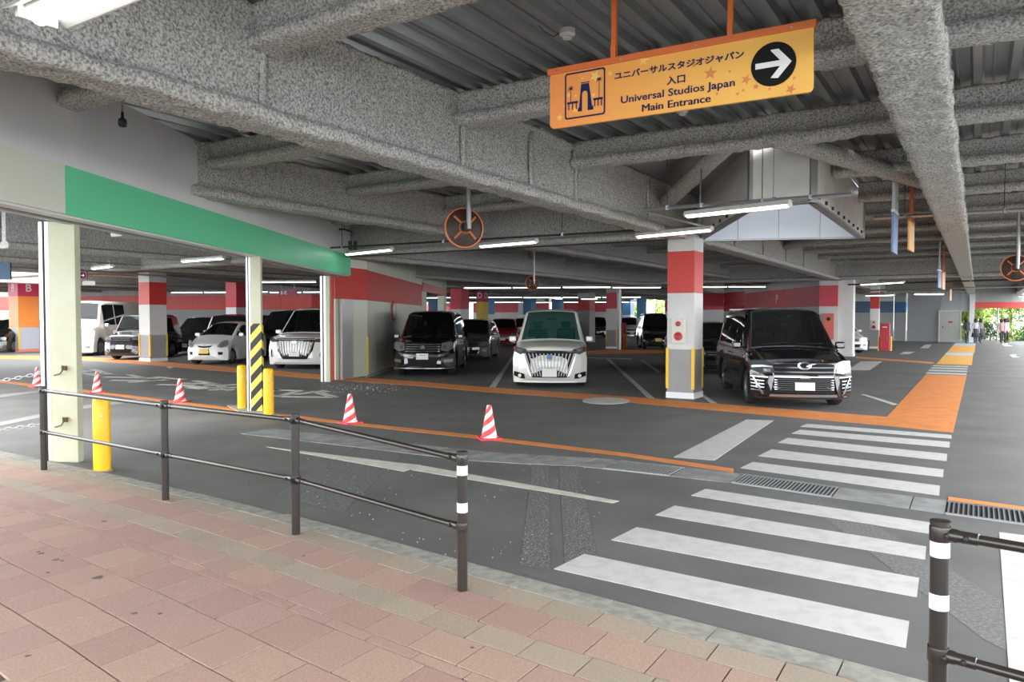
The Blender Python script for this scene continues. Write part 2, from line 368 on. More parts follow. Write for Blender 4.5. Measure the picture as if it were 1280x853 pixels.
# curb blocks
p = -12.5
while p < 2.2:
    a, b = p + .004, p + .596; p += .6
    s0, s1 = 3.71, 3.88; s1 += .03 if a > -5 else 0
    q = [SP(s0 + cvf(a), a, 0) - base, SP(s0 + cvf(b), b, 0) - base, SP(s1 + cvf(b), b, 0) - base, SP(s1 + cvf(a), a, 0) - base]
    zz = [SWZ, SWZ, SWZ - .012, SWZ - .012]
    vs = [(v.x, v.y, -.01) for v in q] + [(v.x, v.y, z) for v, z in zip(q, zz)]
    MB().add(vs, [(3, 2, 1, 0), (4, 5, 6, 7), (0, 1, 5, 4), (1, 2, 6, 5), (2, 3, 7, 6), (3, 0, 4, 7)]).build('curb_block', CURB, walk)
print('pavers', cnt)
# stains on the paving
m = MB()
for px_, py_, r in ((52, 692, .02), (48, 690, .013), (70, 700, .02), (78, 701, .012), (122, 722, .03), (35, 820, .012), (168, 767, .015), (60, 716, .012), (130, 652, .02), (200, 767, .012), (380, 695, .012), (310, 605, .02), (590, 810, .012)):
    q = G(px_, py_, SWZ + .002) - base; n = 9
    m.prism([(q.x + r * random.uniform(.6, 1.3) * math.cos(2 * PI * i / n), q.y + r * random.uniform(.6, 1.3) * math.sin(2 * PI * i / n)) for i in range(n)], SWZ - .001, SWZ + .0025)
m.build('stain', mat('dark_stain', (.15, .095, .08), .8), walk)

# ============================================================ CEILING
ceil = empty('ceiling', (0, 20, 4.1), 0, 'steel parking garage ceiling of sprayed beams and corrugated deck', kind='structure')
CB = ceil.location.copy()
def fuzzy(name, prof, org, dirv, lat, L, step, amp, m, closed=True, ps_=.06, haunch=None):
    """extrude a closed profile (a, z) along dirv; every vertex pushed by noise like sprayed wool"""
    pts = []
    n = len(prof)
    for i in range(n):
        a, b = prof[i], prof[(i + 1) % n]; d = math.dist(a, b); k = max(1, int(d / ps_)) if amp else 1
        for j in range(k): pts.append((a[0] + (b[0] - a[0]) * j / k, a[1] + (b[1] - a[1]) * j / k))
    K = len(pts); ns = max(1, int(L / step)); vs = []
    ca = sum(q[0] for q in pts) / K; cz = sum(q[1] for q in pts) / K
    for i in range(ns + 1):
        o = org + dirv * (L * i / ns)
        for a, z in pts:
            v = o + lat * a; v.z = z
            if amp:
                d1 = noise.noise_vector(v * 11) * amp + noise.noise_vector(v * 2.3) * amp * .9 + noise.noise_vector(v * 26) * amp * .5
                v = v + d1
            vs.append(v - CB)
    fs = [(i * K + k, (i + 1) * K + k, (i + 1) * K + (k + 1) % K, i * K + (k + 1) % K) for i in range(ns) for k in range(K)]
    fs += [tuple(range(K)), tuple(reversed([ns * K + k for k in range(K)]))]
    o = MB().add(vs, fs).build(name, m, ceil, smooth=True, angle=None if amp else 30)
    o.parent = ceil
    return o
def iprof(hw, ww, z0, z1, ft=.13):
    return [(-hw, z0 + .02), (-hw + .03, z0), (hw - .03, z0), (hw, z0 + .02), (hw, z0 + ft - .02), (hw - .03, z0 + ft), (ww, z0 + ft + .03), (ww, z1 - .1), (ww + .05, z1 - .04), (ww + .05, z1),
            (-ww - .05, z1), (-ww - .05, z1 - .04), (-ww, z1 - .1), (-ww, z0 + ft + .03), (-hw + .03, z0 + ft), (-hw, z0 + ft - .02)]
ZD = 4.1
GP = [-50, -45.5, -41, -36.5, -32, -27.5, -23, -18.5, -14, -9.45, -5.05, -.40, 2.2]
S0, S1 = -2.6, 66.0
for gp_ in GP:
    if gp_ == -32: continue
    z0 = 3.33 if gp_ == -9.45 else 3.17
    near = gp_ in (-5.05, -.40, -9.45)
    hw = .2 if gp_ != -.40 else .215
    pf = iprof(hw, .09, z0, ZD)
    if near:
        e = 16 if gp_ > -6 else 20
        fuzzy('girder', pf, SP(S0, gp_), D, P, e - S0, .05, .023, FP, ps_=.05)
        fuzzy('girder', pf, SP(e, gp_), D, P, S1 - e, 2.5, 0, FPF)
    else:
        fuzzy('girder', pf, SP(S0 if gp_ > -12 else 8, gp_), D, P, S1 - (S0 if gp_ > -12 else 8), 4, 0, FPF)
# crossbeams, each bay between girders its own piece
SS = [-2.5, -1.4, 1.29, 4.05, 6.81, 9.57, 12.33, 15.09] + [15.09 + 2.76 * k for k in range(1, 19)]
cpf = iprof(.15, .075, 3.75, ZD, .12)
for i, s in enumerate(SS):
    for a, b in zip(GP, GP[1:]):
        if a < -36 and s < 8: continue
        if b <= -14 and s < 10: continue
        lo, hi = a + .09, b - .09
        if a == -5.05 and s in (12.33, 15.09): lo = -1.9
        if a in (-36.5, -32) and 10.5 < s < 18.5: continue
        near = (-9.5 < a < 0 and s < 13) or (a >= -.4 and s < 19)
        mid = near or (a >= -5.1 and s < 24) or (a >= -14 and s < 16)
        c = SP(s, lo)
        if near: fuzzy('crossbeam', cpf, c, P, -D, hi - lo, .05, .02, FP, ps_=.05)
        elif mid: fuzzy('crossbeam', cpf, c, P, -D, hi - lo, .12, .012, FP, ps_=.12)
        else: fuzzy('crossbeam', [(-.13, 3.76), (.13, 3.76), (.13, 3.85), (.05, 3.87), (.05, ZD), (-.05, ZD), (-.05, 3.87), (-.13, 3.85)], c, P, -D, hi - lo, 9, 0, FPF)
# deep transfer girders across the garage on the column lines
for s, a, b in ((14.0, -32, -5.3), (33, -23, 4.3), (52, -23, -.4)):
    fuzzy('girder', iprof(.2, .12, 3.17, ZD), SP(s, a), P, -D, b - a, .3 if s < 15 else 3, .012 if s < 15 else 0, FP if s < 15 else FPF, ps_=.15)
# splice ribs on the near face of the long girder
for s in (1.29, 4.05, 6.81, 8.3, 9.57, 12.33, 17.85, 20.6, 23.4, 26.1):
    fuzzy('web_rib', [(-.035, 3.3), (.035, 3.3), (.035, 4.05), (-.035, 4.05)], SP(s, -5.05 + .10), P, -D, .03, .03, .006, FP, ps_=.1)
# diagonal braces around the light well
def brace(a, b, w=.12):
    a, b = Vector(a), Vector(b); d = (b - a).normalized(); u = d.cross(Vector((0, 0, 1))).normalized(); vv = u.cross(d); n = int((b - a).length / .06); vs = []
    K = 12
    for i in range(n + 1):
        o = a + (b - a) * i / n
        for k in range(K):
            t = 2 * PI * k / K; v = o + u * math.cos(t) * w * 1.15 + vv * math.sin(t) * w; vs.append(v + noise.noise_vector(v * 12) * .014 + noise.noise_vector(v * 28) * .008 - CB)
    fs = [(i * K + k, i * K + (k + 1) % K, (i + 1) * K + (k + 1) % K, (i + 1) * K + k) for i in range(n) for k in range(K)]
    MB().add(vs, fs).build('brace', FP, ceil, smooth=True)
brace(SP(9.6, -2.75, 3.86), SP(13.2, -4.95, 3.72)); brace(SP(9.6, -2.2, 3.86), SP(13.8, -.6, 3.75))
brace(SP(20.6, -2.6, 3.86), SP(23.2, -4.9, 3.75)); brace(SP(15.0, -9.0, 3.8), SP(17.5, -5.3, 3.8))

# corrugated deck, one sheet per bay and crossbeam spacing near the camera
WELL = [Vector((4.17, 10.3, 0)), Vector((3.50, 10.87, 0)), Vector((3.88, 15.5, 0)), Vector((7.03, 14.93, 0))]
def sheet(p0, p1, s0, s1):
    per = .32; prof = []; q = p0
    while q < p1 - .001:
        for dx, z in ((0, ZD), (.075, ZD), (.10, ZD + .07), (.165, ZD + .07), (.17, ZD + .055), (.195, ZD + .055), (.20, ZD + .07), (.295, ZD + .07)):
            if q + dx <= p1: prof.append((q + dx, z + .005))
        q += per
    prof.append((p1, ZD + .005)); n = len(prof)
    vs = [SP(s0, a, z) - CB for a, z in prof] + [SP(s1, a, z) - CB for a, z in prof]
    MB().add(vs, [(i, i + 1, n + i + 1, n + i) for i in range(n - 1)]).build('deck_sheet', DECK, ceil)
for a, b in zip(GP, GP[1:]):
    if a == -5.05:
        sheet(a, b, S0, 4.05); sheet(a, b, 4.05, 10.9); sheet(-1.97, b, 10.9, 16.4); sheet(a, b, 16.4, S1)
        for tri in ([SP(10.9, -5.05), SP(10.9, -2.83), SP(11.06, -2.83), SP(15.3, -5.05)], [SP(15.2, -5.05), SP(16.3, -1.97), SP(16.4, -1.97), SP(16.4, -5.05)], [SP(10.9, -2.83), SP(10.9, -1.97), SP(11, -1.97)]):
            MB().prism([tuple((x - CB)[:2]) for x in tri], 0.0, .02).build('deck_infill', DECK, ceil)
    elif a in (-36.5, -32):
        sheet(a, b, 2, 11); sheet(a, b, 18, S1)
    else:
        sheet(a, b, S0 if a > -12 else 5, 12.33); sheet(a, b, 12.33, S1)
# ============================================================ LEFT WALL WITH THE GREEN FASCIA
FX = lambda Y: -4.95 + .049 * Y
wl = empty('wall_left', (FX(10), 10, 2.67), 0, 'white upper wall with pale and green fascia band above the shutter openings', kind='structure'); WB = wl.location.copy()
def wbox(name, y0, y1, z0, z1, m, dx0=0, dx1=-.5, par=wl, B=WB):
    vs = [(FX(y0) + dx0, y0), (FX(y1) + dx0, y1), (FX(y1) + dx1, y1), (FX(y0) + dx1, y0)]
    return MB().prism([(a - B.x, b - B.y) for a, b in vs], z0 - B.z, z1 - B.z).build(name, m, par)
yj = 7.62
for a, b in ((0, 2.4), (2.4, 5.0), (5.0, yj), (yj, 10.3), (10.3, 13.0), (13, 15.7), (15.7, 18.55)): wbox('wall_panel', a + .002, b - .002, 3.17, 4.1, WALLW, -.004)
wbox('pale_band', 0, yj - .003, 2.67, 3.17, WALLC)
wbox('green_band', yj, 13.0, 2.67, 3.17, GREEN, .004); wbox('green_band', 13.002, 18.55, 2.67, 3.17, GREEN, .004)
wbox('soffit_strip', 0, 18.5, 2.645, 2.668, LAMPH, -.03, -.18); wbox('soffit_channel', 0, 18.5, 2.63, 2.668, GALV, -.25, -.33)
# pillar where the wall turns, then the red and cream wall with a doorway
A0, A1, A2, A3 = (-4.56, 19.1), (-4.02, 20.55), (-4.9, 20.9), (-5.5, 19.1)
wr = empty('wall_back', (-4.3, 20, 0), 0, 'red and cream wall running back behind the black minivan', kind='structure'); RB = wr.location.copy()
def wq(name, pl, z0, z1, m, par=wr, B=RB): return MB().prism([(a - B.x, b - B.y) for a, b in pl], z0 - B.z, z1 - B.z).build(name, m, par)
A2, A3 = (-4.6, 21.0), (-4.75, 19.6)
P0 = [A0, A1, A2, A3]
wq('pillar_foot', P0, 0, 2.1, WALLC); wq('pillar_red', P0, 2.1, 2.95, RED); wq('pillar_head', P0, 2.95, 4.1, WALLC)
wq('pillar_flange', [(-4.66, 19.0), (-4.60, 19.02), (-4.60, 19.12), (-4.66, 19.12)], 0, 3.0, RED)
wq('shutter_guide', [(-4.48, 19.2), (-4.30, 19.68), (-4.22, 19.64), (-4.40, 19.16)], 0, 2.1, TRACK)
wq('corner_guard', [(-4.03, 20.5), (-3.99, 20.5), (-3.99, 20.56), (-4.03, 20.56)], .05, 1.1, YGUARD)
y = 20.6; LX = lambda Y: -4.97 + .045 * Y
while y < 30:
    b = min(30, y + 1.2); pl = [(LX(y) - .03, y + .004), (LX(b) - .03, b - .004), (LX(b) - .3, b - .004), (LX(y) - .3, y + .004)]
    wq('wall_panel', pl, 0, 2.1, WALLC); wq('red_panel', pl, 2.1, 2.95, RED); wq('upper_panel', pl, 2.95, 4.1, WALLC); y = b
for a, b in ((30, 31.0), (36.2, 37.2)): wq('door_post', [(LX(a), a), (LX(b), b), (LX(b) - .3, b), (LX(a) - .3, a)], 0, 2.7, WALLC)
pl = [(LX(30), 30), (LX(37.2), 37.2), (LX(37.2) - .3, 37.2), (LX(30) - .3, 30)]
wq('red_lintel', pl, 2.7, 3.05, RED); wq('upper_panel', pl, 3.05, 4.1, WALLC)
# round no-entry notice on the cream wall
sg = MB(); q = AT(486, 389, 24.2); M = frame((LX(24.2) + .015, 24.2, q.z), (.045, 1, 0), (0, 0, 1), (1, -.045, 0))
sg.lathe([(.0, .0), (.33, .0), (.33, .02), (0, .021)], 24, M)
o = sg.build('wall_notice', RED); o2 = MB().lathe([(0, .022), (.25, .022), (.25, .026), (0, .026)], 24, M).build('notice_face', WALLC, o)
tag(o, 'round red and white notice on the cream wall behind the black minivan', 'sign')

# dark red fascia walls deep in the left lot and to the right of the black car
def wallrun(name, pts, bands, label, thick=.2):
    e = empty(name, (pts[0][0], pts[0][1], 0), 0, label, kind='structure'); B = e.location.copy()
    for (x0, y0), (x1, y1) in zip(pts, pts[1:]):
        d = Vector((x1 - x0, y1 - y0, 0)); L = d.length; d.normalize(); n = Vector((-d.y, d.x, 0)) * thick; k = max(1, int(L / 1.8))
        for i in range(k):
            a = Vector((x0, y0, 0)) + d * (L * i / k + .005) - B; b = Vector((x0, y0, 0)) + d * (L * (i + 1) / k - .005) - B
            for z0, z1, m, nm in bands: MB().prism([tuple(a[:2]), tuple(b[:2]), tuple((b + n)[:2]), tuple((a + n)[:2])], z0, z1).build(nm, m, e)
    return e
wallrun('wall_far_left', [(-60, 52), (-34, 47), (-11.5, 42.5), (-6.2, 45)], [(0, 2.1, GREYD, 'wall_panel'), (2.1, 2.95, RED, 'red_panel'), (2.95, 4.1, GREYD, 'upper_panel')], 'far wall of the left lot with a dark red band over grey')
wallrun('wall_right', [(12.9, 41), (13.0, 31.3), (13.66, 31.0)], [(0, 2.1, GREYL, 'wall_panel'), (2.1, 2.98, PINKRED, 'red_panel'), (2.98, 4.1, GREYL, 'upper_panel')], 'wall with a dark red band behind the glossy black minivan')
wallrun('wall_back_right', [(11.0, 44), (12.6, 44)], [(0, 2.1, GREYL, 'wall_panel'), (2.1, 3.1, PINKRED, 'red_panel')], 'short red and grey wall beside the far doorway')
wallrun('wall_far_right', [(27.0, 52.3), (27.45, 51.6)], [(0, 2.0, GREYL, 'wall_panel'), (2.0, 2.75, BLUE, 'blue_panel'), (2.75, 4.1, GREYL, 'upper_panel')], 'far corner wall with a light blue band')
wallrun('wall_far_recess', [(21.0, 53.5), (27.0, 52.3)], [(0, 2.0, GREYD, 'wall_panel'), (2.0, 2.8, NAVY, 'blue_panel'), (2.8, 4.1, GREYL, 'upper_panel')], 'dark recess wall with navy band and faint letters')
wallrun('wall_far_panels', [(27.45, 51.4), (28.85, 49.75)], [(0, 4.1, SILV if 0 else mat('pale_steel_panel', (.52, .54, .56), .4, var=.04, vs=.8), 'steel_panel')], 'far wall of pale grey steel panels')
for ch_, px_, w_ in (('N', 1066, 'leftmost'), ('O', 1072, 'middle'), ('E', 1081, 'rightmost')):
    m = text_mb(ch_, .55, frame(AT(px_, 387, 52.9), (1, 0, 0), (0, 0, 1), (0, -1, 0))); tag(m.build('wall_lettering', mat('faint_blue_letter', (.10, .22, .36), .6)), w_ + ' of the faint blue letters painted on the navy band of the recess', 'lettering')
m = text_mb('P', .6, frame(Vector((12.70, 35.5, 2.5)), (0, -1, 0), (0, 0, 1), (-1, 0, 0))); tag(m.build('wall_lettering', SIGNW), 'pale letter on the dark red band above the black minivan', 'lettering')
wallrun('wall_over_doorway', [(12.6, 44), (12.9, 41.1)], [(2.3, 3.1, PINKRED, 'red_panel'), (3.1, 4.1, GREYL, 'upper_panel')], 'red lintel over the far doorway left of the glossy black minivan')
# far service door and its frame
dd = empty('door_1', (29.22, 49.35, 0), 0, 'pale grey steel door at the end of the far wall', kind='structure')
dn = Vector((.84, -.54, 0)).normalized(); an = math.atan2(dn.y, dn.x)
o = MB().box((0, 0, 1.02), (1.15, .06, 2.02), an).build('leaf', mat('door_grey', (.50, .50, .47), .5), dd)
MB().box((-.62 * dn.x, -.62 * dn.y, 1.05), (.08, .12, 2.1), an).box((.62 * dn.x, .62 * dn.y, 1.05), (.08, .12, 2.1), an).box((0, 0, 2.09), (1.3, .12, .08), an).build('frame', GREYL, dd)
MB().box((.0, -.06, 1.35), (.25, .02, .1), an).build('red_notice', RED, dd); MB().tube([(-.45 * dn.x, -.45 * dn.y - .1, .95), (-.45 * dn.x, -.45 * dn.y - .1, 1.1)], .02).build('handle', BLACK, dd)
wallrun('wall_over_door', [(28.85, 49.75), (29.75, 49.05)], [(2.14, 4.1, MATS['pale_steel_panel'], 'steel_panel')], 'steel panels above the far service door')
wallrun('wall_over_exit', [(29.75, 49.05), (30.3, 48.7)], [(2.05, 4.1, MATS['pale_steel_panel'], 'steel_panel')], 'panel above the narrow exit with the walkers')
wallrun('wall_exit_band', [(30.4, 48.6), (37.5, 45.0), (48, 39)], [(2.25, 2.65, RED, 'red_panel'), (2.65, 4.1, GREYD, 'upper_panel')], 'red band over the open far exit')

# ============================================================ COLUMNS
def column(px_, py_, w, label, group=None, zs=(.12, .98, 2.1, 2.93), cols=(WALLW, GREYD, GREYL, RED, GREYL), top=3.3, guards=True, name='column', at=None, rot=AD):
    o = at or G(px_, py_); e = empty(name, (o.x, o.y, 0), rot, label, 'column', group)
    z = 0; nm = ('plinth', 'lower_casing', 'middle_casing', 'upper_casing', 'head')
    for i, z1 in enumerate(list(zs) + [top]):
        ww = w + (.03 if i == 0 else 0)
        MB().box((0, 0, (z + z1) / 2), (ww, ww, z1 - z)).build(nm[i], cols[i], e); z = z1
    if guards:
        for sx, sy in ((-1, -1), (1, -1), (1, 1), (-1, 1)): MB().box((sx * (w / 2 - .012), sy * (w / 2 - .012), .6), (.06, .06, .82)).build('corner_guard', YGUARD, e)
    return e
c1 = column(0, 0, .55, 'front red and grey column with a fire alarm panel beside the white van', at=Vector((3.50, 14.95, 0)))
def alarm(e, face, z=1.35, s=1.0):
    b = MB().box((-.02, face - .04, z), (.27 * s, .08, .50 * s)).build('alarm_panel', mat('alarm_ivory', (.68, .68, .60), .5), e, bevel=.01)
    M1 = frame((-.02, face - .08, z + .14 * s), (1, 0, 0), (0, 0, 1), (0, -1, 0)); M2 = frame((-.02, face - .08, z - .11 * s), (1, 0, 0), (0, 0, 1), (0, -1, 0))
    MB().lathe([(0, .03), (.05 * s, .025), (.055 * s, 0)], 16, M1).build('alarm_lamp', mat('alarm_red', (.45, .01, .03), .3), b)
    MB().lathe([(0, .012), (.04 * s, .02), (.075 * s, .025), (.09 * s, 0)], 20, M2).build('alarm_button', MATS['alarm_red'], b)
alarm(c1, -.275)
column(192, 451.5, .68, 'red and grey column between the black kei wagon and the white hatchback')
column(767, 436, .60, 'far red and grey column beside the tall red box', cols=(WALLW, GREYD, GREYL, PINKRED, GREYL))
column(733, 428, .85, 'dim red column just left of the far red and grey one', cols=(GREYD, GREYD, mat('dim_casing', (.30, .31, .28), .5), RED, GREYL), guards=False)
cR = column(1093, 436, .42, 'slim red and white column beside the red hydrant box on the right', cols=(WALLW, GREYD, WALLW, RED, WALLW), guards=False)
column(575, 434, .75, 'pink-red column at the end of the wall behind the black minivan', cols=(WALLW, WALLW, WALLW, PINKRED, PINKRED), guards=False)
column(298, 441, .75, 'pinkish red and white column rising behind the white hatchback', cols=(WALLW, WALLW, WALLW, PINKRED, PINKRED), guards=False)
cw = column(1053, 443, .60, 'plain white column at the right end of the dark red wall', cols=(WALLW,) * 5, guards=False, top=4.1, at=Vector((14.1, 31.2, 0)))
column(0, 0, .6, 'blue and white far column with a white letter', None, (.1, .3, 1.6, 3.4), (WALLW, WALLW, WALLW, mat('bright_blue', (.16, .50, .85), .4), BLUE), at=Vector((10.5, 60, 0)), guards=False)
for i, (px_, Y, c, lab) in enumerate(((609, 55, BLUE, 'blue and white column behind the red hatchback'), (662, 62, BLUE, 'pale blue column glimpsed above the white van roof, further left'), (697, 66, BLUE, 'pale blue column glimpsed above the white van roof, further right'),
                       (544, 60, BLUE, 'blue column seen through the doorway right of the red lintel'), (497, 48, BLUE, 'blue and white column seen inside the doorway'), (785, 68, BLUE, 'thin blue column left of the bright blue one'), (410, 52, PINKRED, 'far red column beside the right shutter post'),
                       (812, 74, WALLW, 'far white column behind the black kei van'), (655, 70, GREYL, 'far grey column behind the red hatchback'))):
    u = (px_ - 640) / F; column(0, 0, .8, lab, zs=(.1, .9, 1.9, 3.0), cols=(WALLW, WALLW, WALLW, c, c), at=Vector((u * Y, Y, 0)), guards=False)
# wrapped columns with floor letters
def wrapped(at, w, l1, l2, ctop, clow, label):
    e = empty('wrapped_column', at, AD, label, 'column')
    MB().box((0, 0, .07), (w + .04, w + .04, .14)).build('plinth', mat('coral_plinth', (.75, .25, .18), .5), e)
    MB().box((0, 0, .65), (w, w, 1.02)).build('lower_casing', mat('lilac_grey_casing', (.52, .53, .60), .5), e)
    MB().box((0, 0, 1.9), (w, w, 1.48)).build('wrap', clow, e); MB().box((0, 0, 3.2), (w + .01, w + .01, 1.12)).build('letter_band', ctop, e)
    for rz in (0, PI / 2):
        M = Matrix.Rotation(rz, 4, 'Z')
        for t, sz, z in ((l1, .34, 3.5), (l2, .5, 3.02)):
            text_mb(t, sz, M @ frame((0, -w / 2 - .012, z), (1, 0, 0), (0, 0, 1), (0, -1, 0)), .002, bold=.012).build('lettering', SIGNW, e)
        MB().box((0, -w / 2 - .012, 3.3), (w * .7, .006, .015), M=M).build('rule', SIGNW, e)
    for sx in (-1, 1): MB().box((sx * (w / 2 - .01), -w / 2 + .01, .65), (.07, .07, 1.0)).build('corner_guard', YGUARD, e)
wrapped(AT(31, 439, 35.5).xy.to_3d() , .92, '1F', 'B', mat('crimson_wrap', (.68, .04, .13), .4), mat('orange_wrap', (.95, .30, .06), .4), 'orange and crimson wrapped column marked B at the left edge')
u = (603 - 640) / F; wrapped(Vector((u * 47, 47, 0)), .55, 'G', 'D', MATS['crimson_wrap'], mat('yellow_wrap', (.95, .62, .08), .4), 'yellow and crimson wrapped column marked D left of the red hatchback')

# shutter columns under the fascia
def shutter_col(x, y, w, d, zt, tr, label, striped=False):
    e = empty('shutter_column', (x, y, 0), math.atan2(-.049, 1) , label, 'column')
    z0 = 0
    MB().box((0, 0, zt / 2), (w, d, zt)).build('post', CREAM, e, bevel=.006)
    if striped:
        o = MB().box((0, 0, .76), (w + .012, d + .012, 1.5)).build('hazard_stripes', stripe_mat('hazard_yellow_black', (.015, .015, .013), (.85, .62, .10), 'diag', 3.6), e)
    t = MB(); 
    for dx in (-.0, -tr * .62): t.box((-w / 2 - tr * .19 + dx, -d * .32, zt / 2), (tr * .38, d * .35, zt))
    t.box((-w / 2 - tr * .5, -d * .1, zt / 2), (tr, d * .2, zt)).build('shutter_guide', TRACK, e)
    MB().box((-w / 2 - tr * .5, -d * .21, zt / 2), (tr * .22, .02, zt)).build('guide_slot', BLACK, e)
    return e
shutter_col(-4.95, 8.2, .30, .10, 2.66, .11, 'broad cream shutter post nearest the sidewalk railing')
shutter_col(-4.35, 12.6, .18, .08, 2.66, .075, 'cream shutter post wrapped in yellow and black hazard stripes', True)
shutter_col(-4.62, 18.6, .10, .10, 2.66, .14, 'narrow white shutter post beside the red and cream pillar')
MB().prism([tuple((G(px_, py_))[:2]) for px_, py_ in ((284, 508), (318, 507), (352, 521), (310, 522))], 0, .02).build('trim_2', CURB)['kind'] = 'structure'
bpy.data.objects['trim_2']['label'] = 'low concrete plinth under the striped post'

# ============================================================ BOLLARDS, CONES, CHAINS
def bollard(q, label, h=.78, r=.083):
    e = empty('bollard', q, 0, label, 'bollard', 'yellow bollards')
    MB().lathe([(0, 0), (r, 0), (r, h - .05), (r * .93, h - .022), (r * .7, h - .006), (0, h)], 24).build('post', YELLOW, e, smooth=True, angle=50)
    MB().lathe([(0, 0), (r + .02, 0), (r + .02, .008), (r, .009)], 24).build('base_ring', CURB, e)
    MB().lathe([(0, .012), (.012, .010), (.014, 0)], 8, frame((r * .45, -r * .9, h - .2), (1, 0, 0), (0, 0, 1), (.45, -.9, 0))).build('bolt', GALV, e)
bollard(G(124, 590) + Vector((0, .06, 0)), 'yellow bollard at the curb beside the broad cream post')
bollard(G(301.5, 512) + Vector((0, .06, 0)), 'yellow bollard just left of the striped post')
bollard(G(334.5, 520) + Vector((0, .06, 0)), 'yellow bollard just right of the striped post')
CONEM = stripe_mat('cone_red_white', (.80, .80, .78), (.80, .06, .07), 'helix', 6.5)
CONER = mat('cone_red', (.80, .05, .07), .45)
cone0 = None
def cone(px_, py_, label, rz=0.3):
    global cone0
    q = G(px_, py_) + Vector((0, .14, 0))
    if cone0 is None:
        e = empty('traffic_cone', q, rz, label, 'traffic cone', 'striped traffic cones')
        b = MB().box((0, 0, .0125), (.29, .29, .025)).build('base', CONER, e, bevel=.006)
        MB().lathe([(.12, .025), (.12, .04), (.105, .045), (.10, .06), (.032, .44), (.028, .45), (.020, .45), (.022, .42)], 28).build('body', CONEM, e, smooth=True, angle=40)
        cone0 = e
    else:
        e = copy_tree(cone0); e.location = q; e.rotation_euler.z = rz; e['label'] = label
cone(611, 551, 'red and white cone nearest the crosswalk'); cone(435, 531, 'red and white cone above the railing, left of the nearest one', .8)
cone(221, 504, 'red and white cone left of the striped post', 1.5); cone(117, 492, 'red and white cone just right of the broad cream post', .5); cone(42, 484.5, 'leftmost red and white cone, left of the broad cream post', 1)
def chain(a, b, sag, label):
    m = MB(); n = 34; pts = [a.lerp(b, i / n) + Vector((0, 0, -4 * sag * (i / n) * (1 - i / n))) for i in range(n + 1)]
    for i in range(n):
        p0, p1 = pts[i], pts[i + 1]; d = (p1 - p0); L = d.length * .68; d.normalize(); up = Vector((0, 0, 1)); u = d.cross(up).normalized(); v = u.cross(d)
        if i % 2: u, v = v, u
        c = (p0 + p1) / 2; loop = [c + d * math.cos(t * PI / 4) * L + u * math.sin(t * PI / 4) * .016 for t in range(9)]
        m.tube(loop, .0045, 5, cap=False)
    tag(m.build('chain', GALV), label, 'chain')
ca = G(50, 580, 0)
chain(Vector((-5.13, 8.2, 1.02)), Vector((-7.6, 8.6, 1.02)), .16, 'upper steel chain hanging left from the broad cream post'); chain(Vector((-5.13, 8.22, .45)), Vector((-7.6, 8.6, .45)), .14, 'lower steel chain hanging left from the broad cream post')
for z, w_ in ((1.02, 'upper'), (.45, 'lower')):
    m = MB(); m.tube([(-4.94, 8.10, z + .06), (-4.925, 8.09, z + .03), (-4.94, 8.1, z), (-4.96, 8.1, z - .03), (-5.03, 8.1, z - .05)], .008, 6); m.box((-4.93, 8.135, z + .03), (.04, .06, .05))
    tag(m.build('chain_hook', mat('rusty_steel', (.16, .10, .06), .7)), 'small rusty hook for the %s chain on the broad cream post' % w_, 'hook')
e_ = empty('chain_post', (-7.62, 8.6, 0), 0, 'slim steel post holding the far ends of the chains', 'post'); MB().lathe([(0, 0), (.05, 0), (.05, .01), (.025, .012), (.025, 1.1), (0, 1.1)], 12).build('pole', GALV, e_)

# ============================================================ SIDEWALK RAILINGS
def railing(base, hs, label, bands, ext=None):
    e = empty('railing', Vector((base[0].x, base[0].y, SWZ)), 0, label, 'railing'); B = e.location.copy()
    tops = []
    for i, (q, h) in enumerate(zip(base, hs)):
        c = q - B; c.z = 0; r = .03
        po = MB().lathe([(0, 0), (r, 0), (r, h - .012), (r + .003, h - .012), (r + .003, h), (r * .7, h + .003), (0, h + .003)], 20, Matrix.Translation(c)).build('post', RAILM, e, smooth=True, angle=40)
        tops.append((c + Vector((0, 0, h - .045)), c + Vector((0, 0, h * .455))))
        if i in bands:
            for zb in bands[i]: MB().lathe([(r + .0015, zb), (r + .0015, zb + .055)], 20, Matrix.Translation(c)).build('reflective_band', BANDW, po, smooth=True)
    for (a0, a1), (b0, b1) in zip(tops, tops[1:]):
        for a, b in ((a0, b0), (a1, b1)):
            MB().tube([a, b], .0175, 14).build('rail', RAILM, e, smooth=True, angle=50)
            for c, o in ((a, b), (b, a)):
                d = (o - c).normalized(); x = d.cross(Vector((0, 0, 1))).normalized()
                br = MB().lathe([(.0335, -.026), (.0345, -.022), (.0345, .022), (.0335, .026)], 16, Matrix.Translation(c)); br.tube([c + d * .028, c + d * .05, c + d * .058, c + d * .115, c + d * .118], [.024, .024, .021, .021, .018], 14)
                bo = br.build('bracket', RAILM, e, smooth=True, angle=40)
                bb = MB()
                for dd_ in (d * .082,): bb.lathe([(0, .011), (.008, .009), (.011, 0)], 8, frame(c + dd_ - x * -.019 * (1 if x.y < 0 else -1), (0, 0, 1), d, x * (1 if x.y < 0 else -1)))
                bb.build('bolt', BLACK, bo)
                MB().lathe([(0, .011), (.008, .009), (.011, 0)], 8, frame(c + Vector((0, -.034, 0)), (1, 0, 0), (0, 0, 1), (0, -1, 0))).build('bolt', BLACK, bo)
    return e
b4 = [G(55, 587.5, SWZ), G(207, 625, SWZ), G(370, 668, SWZ), G(578, 738, SWZ)]
hs = [ .855, .845, .865, .80]
hs = [((AT(px_, py_, q.y).z) - SWZ) for (px_, py_), q in zip(((55, 483), (207, 501), (370, 517.5), (578, 564.5)), b4)]
railing(b4, hs, 'long dark brown pipe railing with four posts along the curb', {3: (hs[3] - .135, hs[3] - .35)})
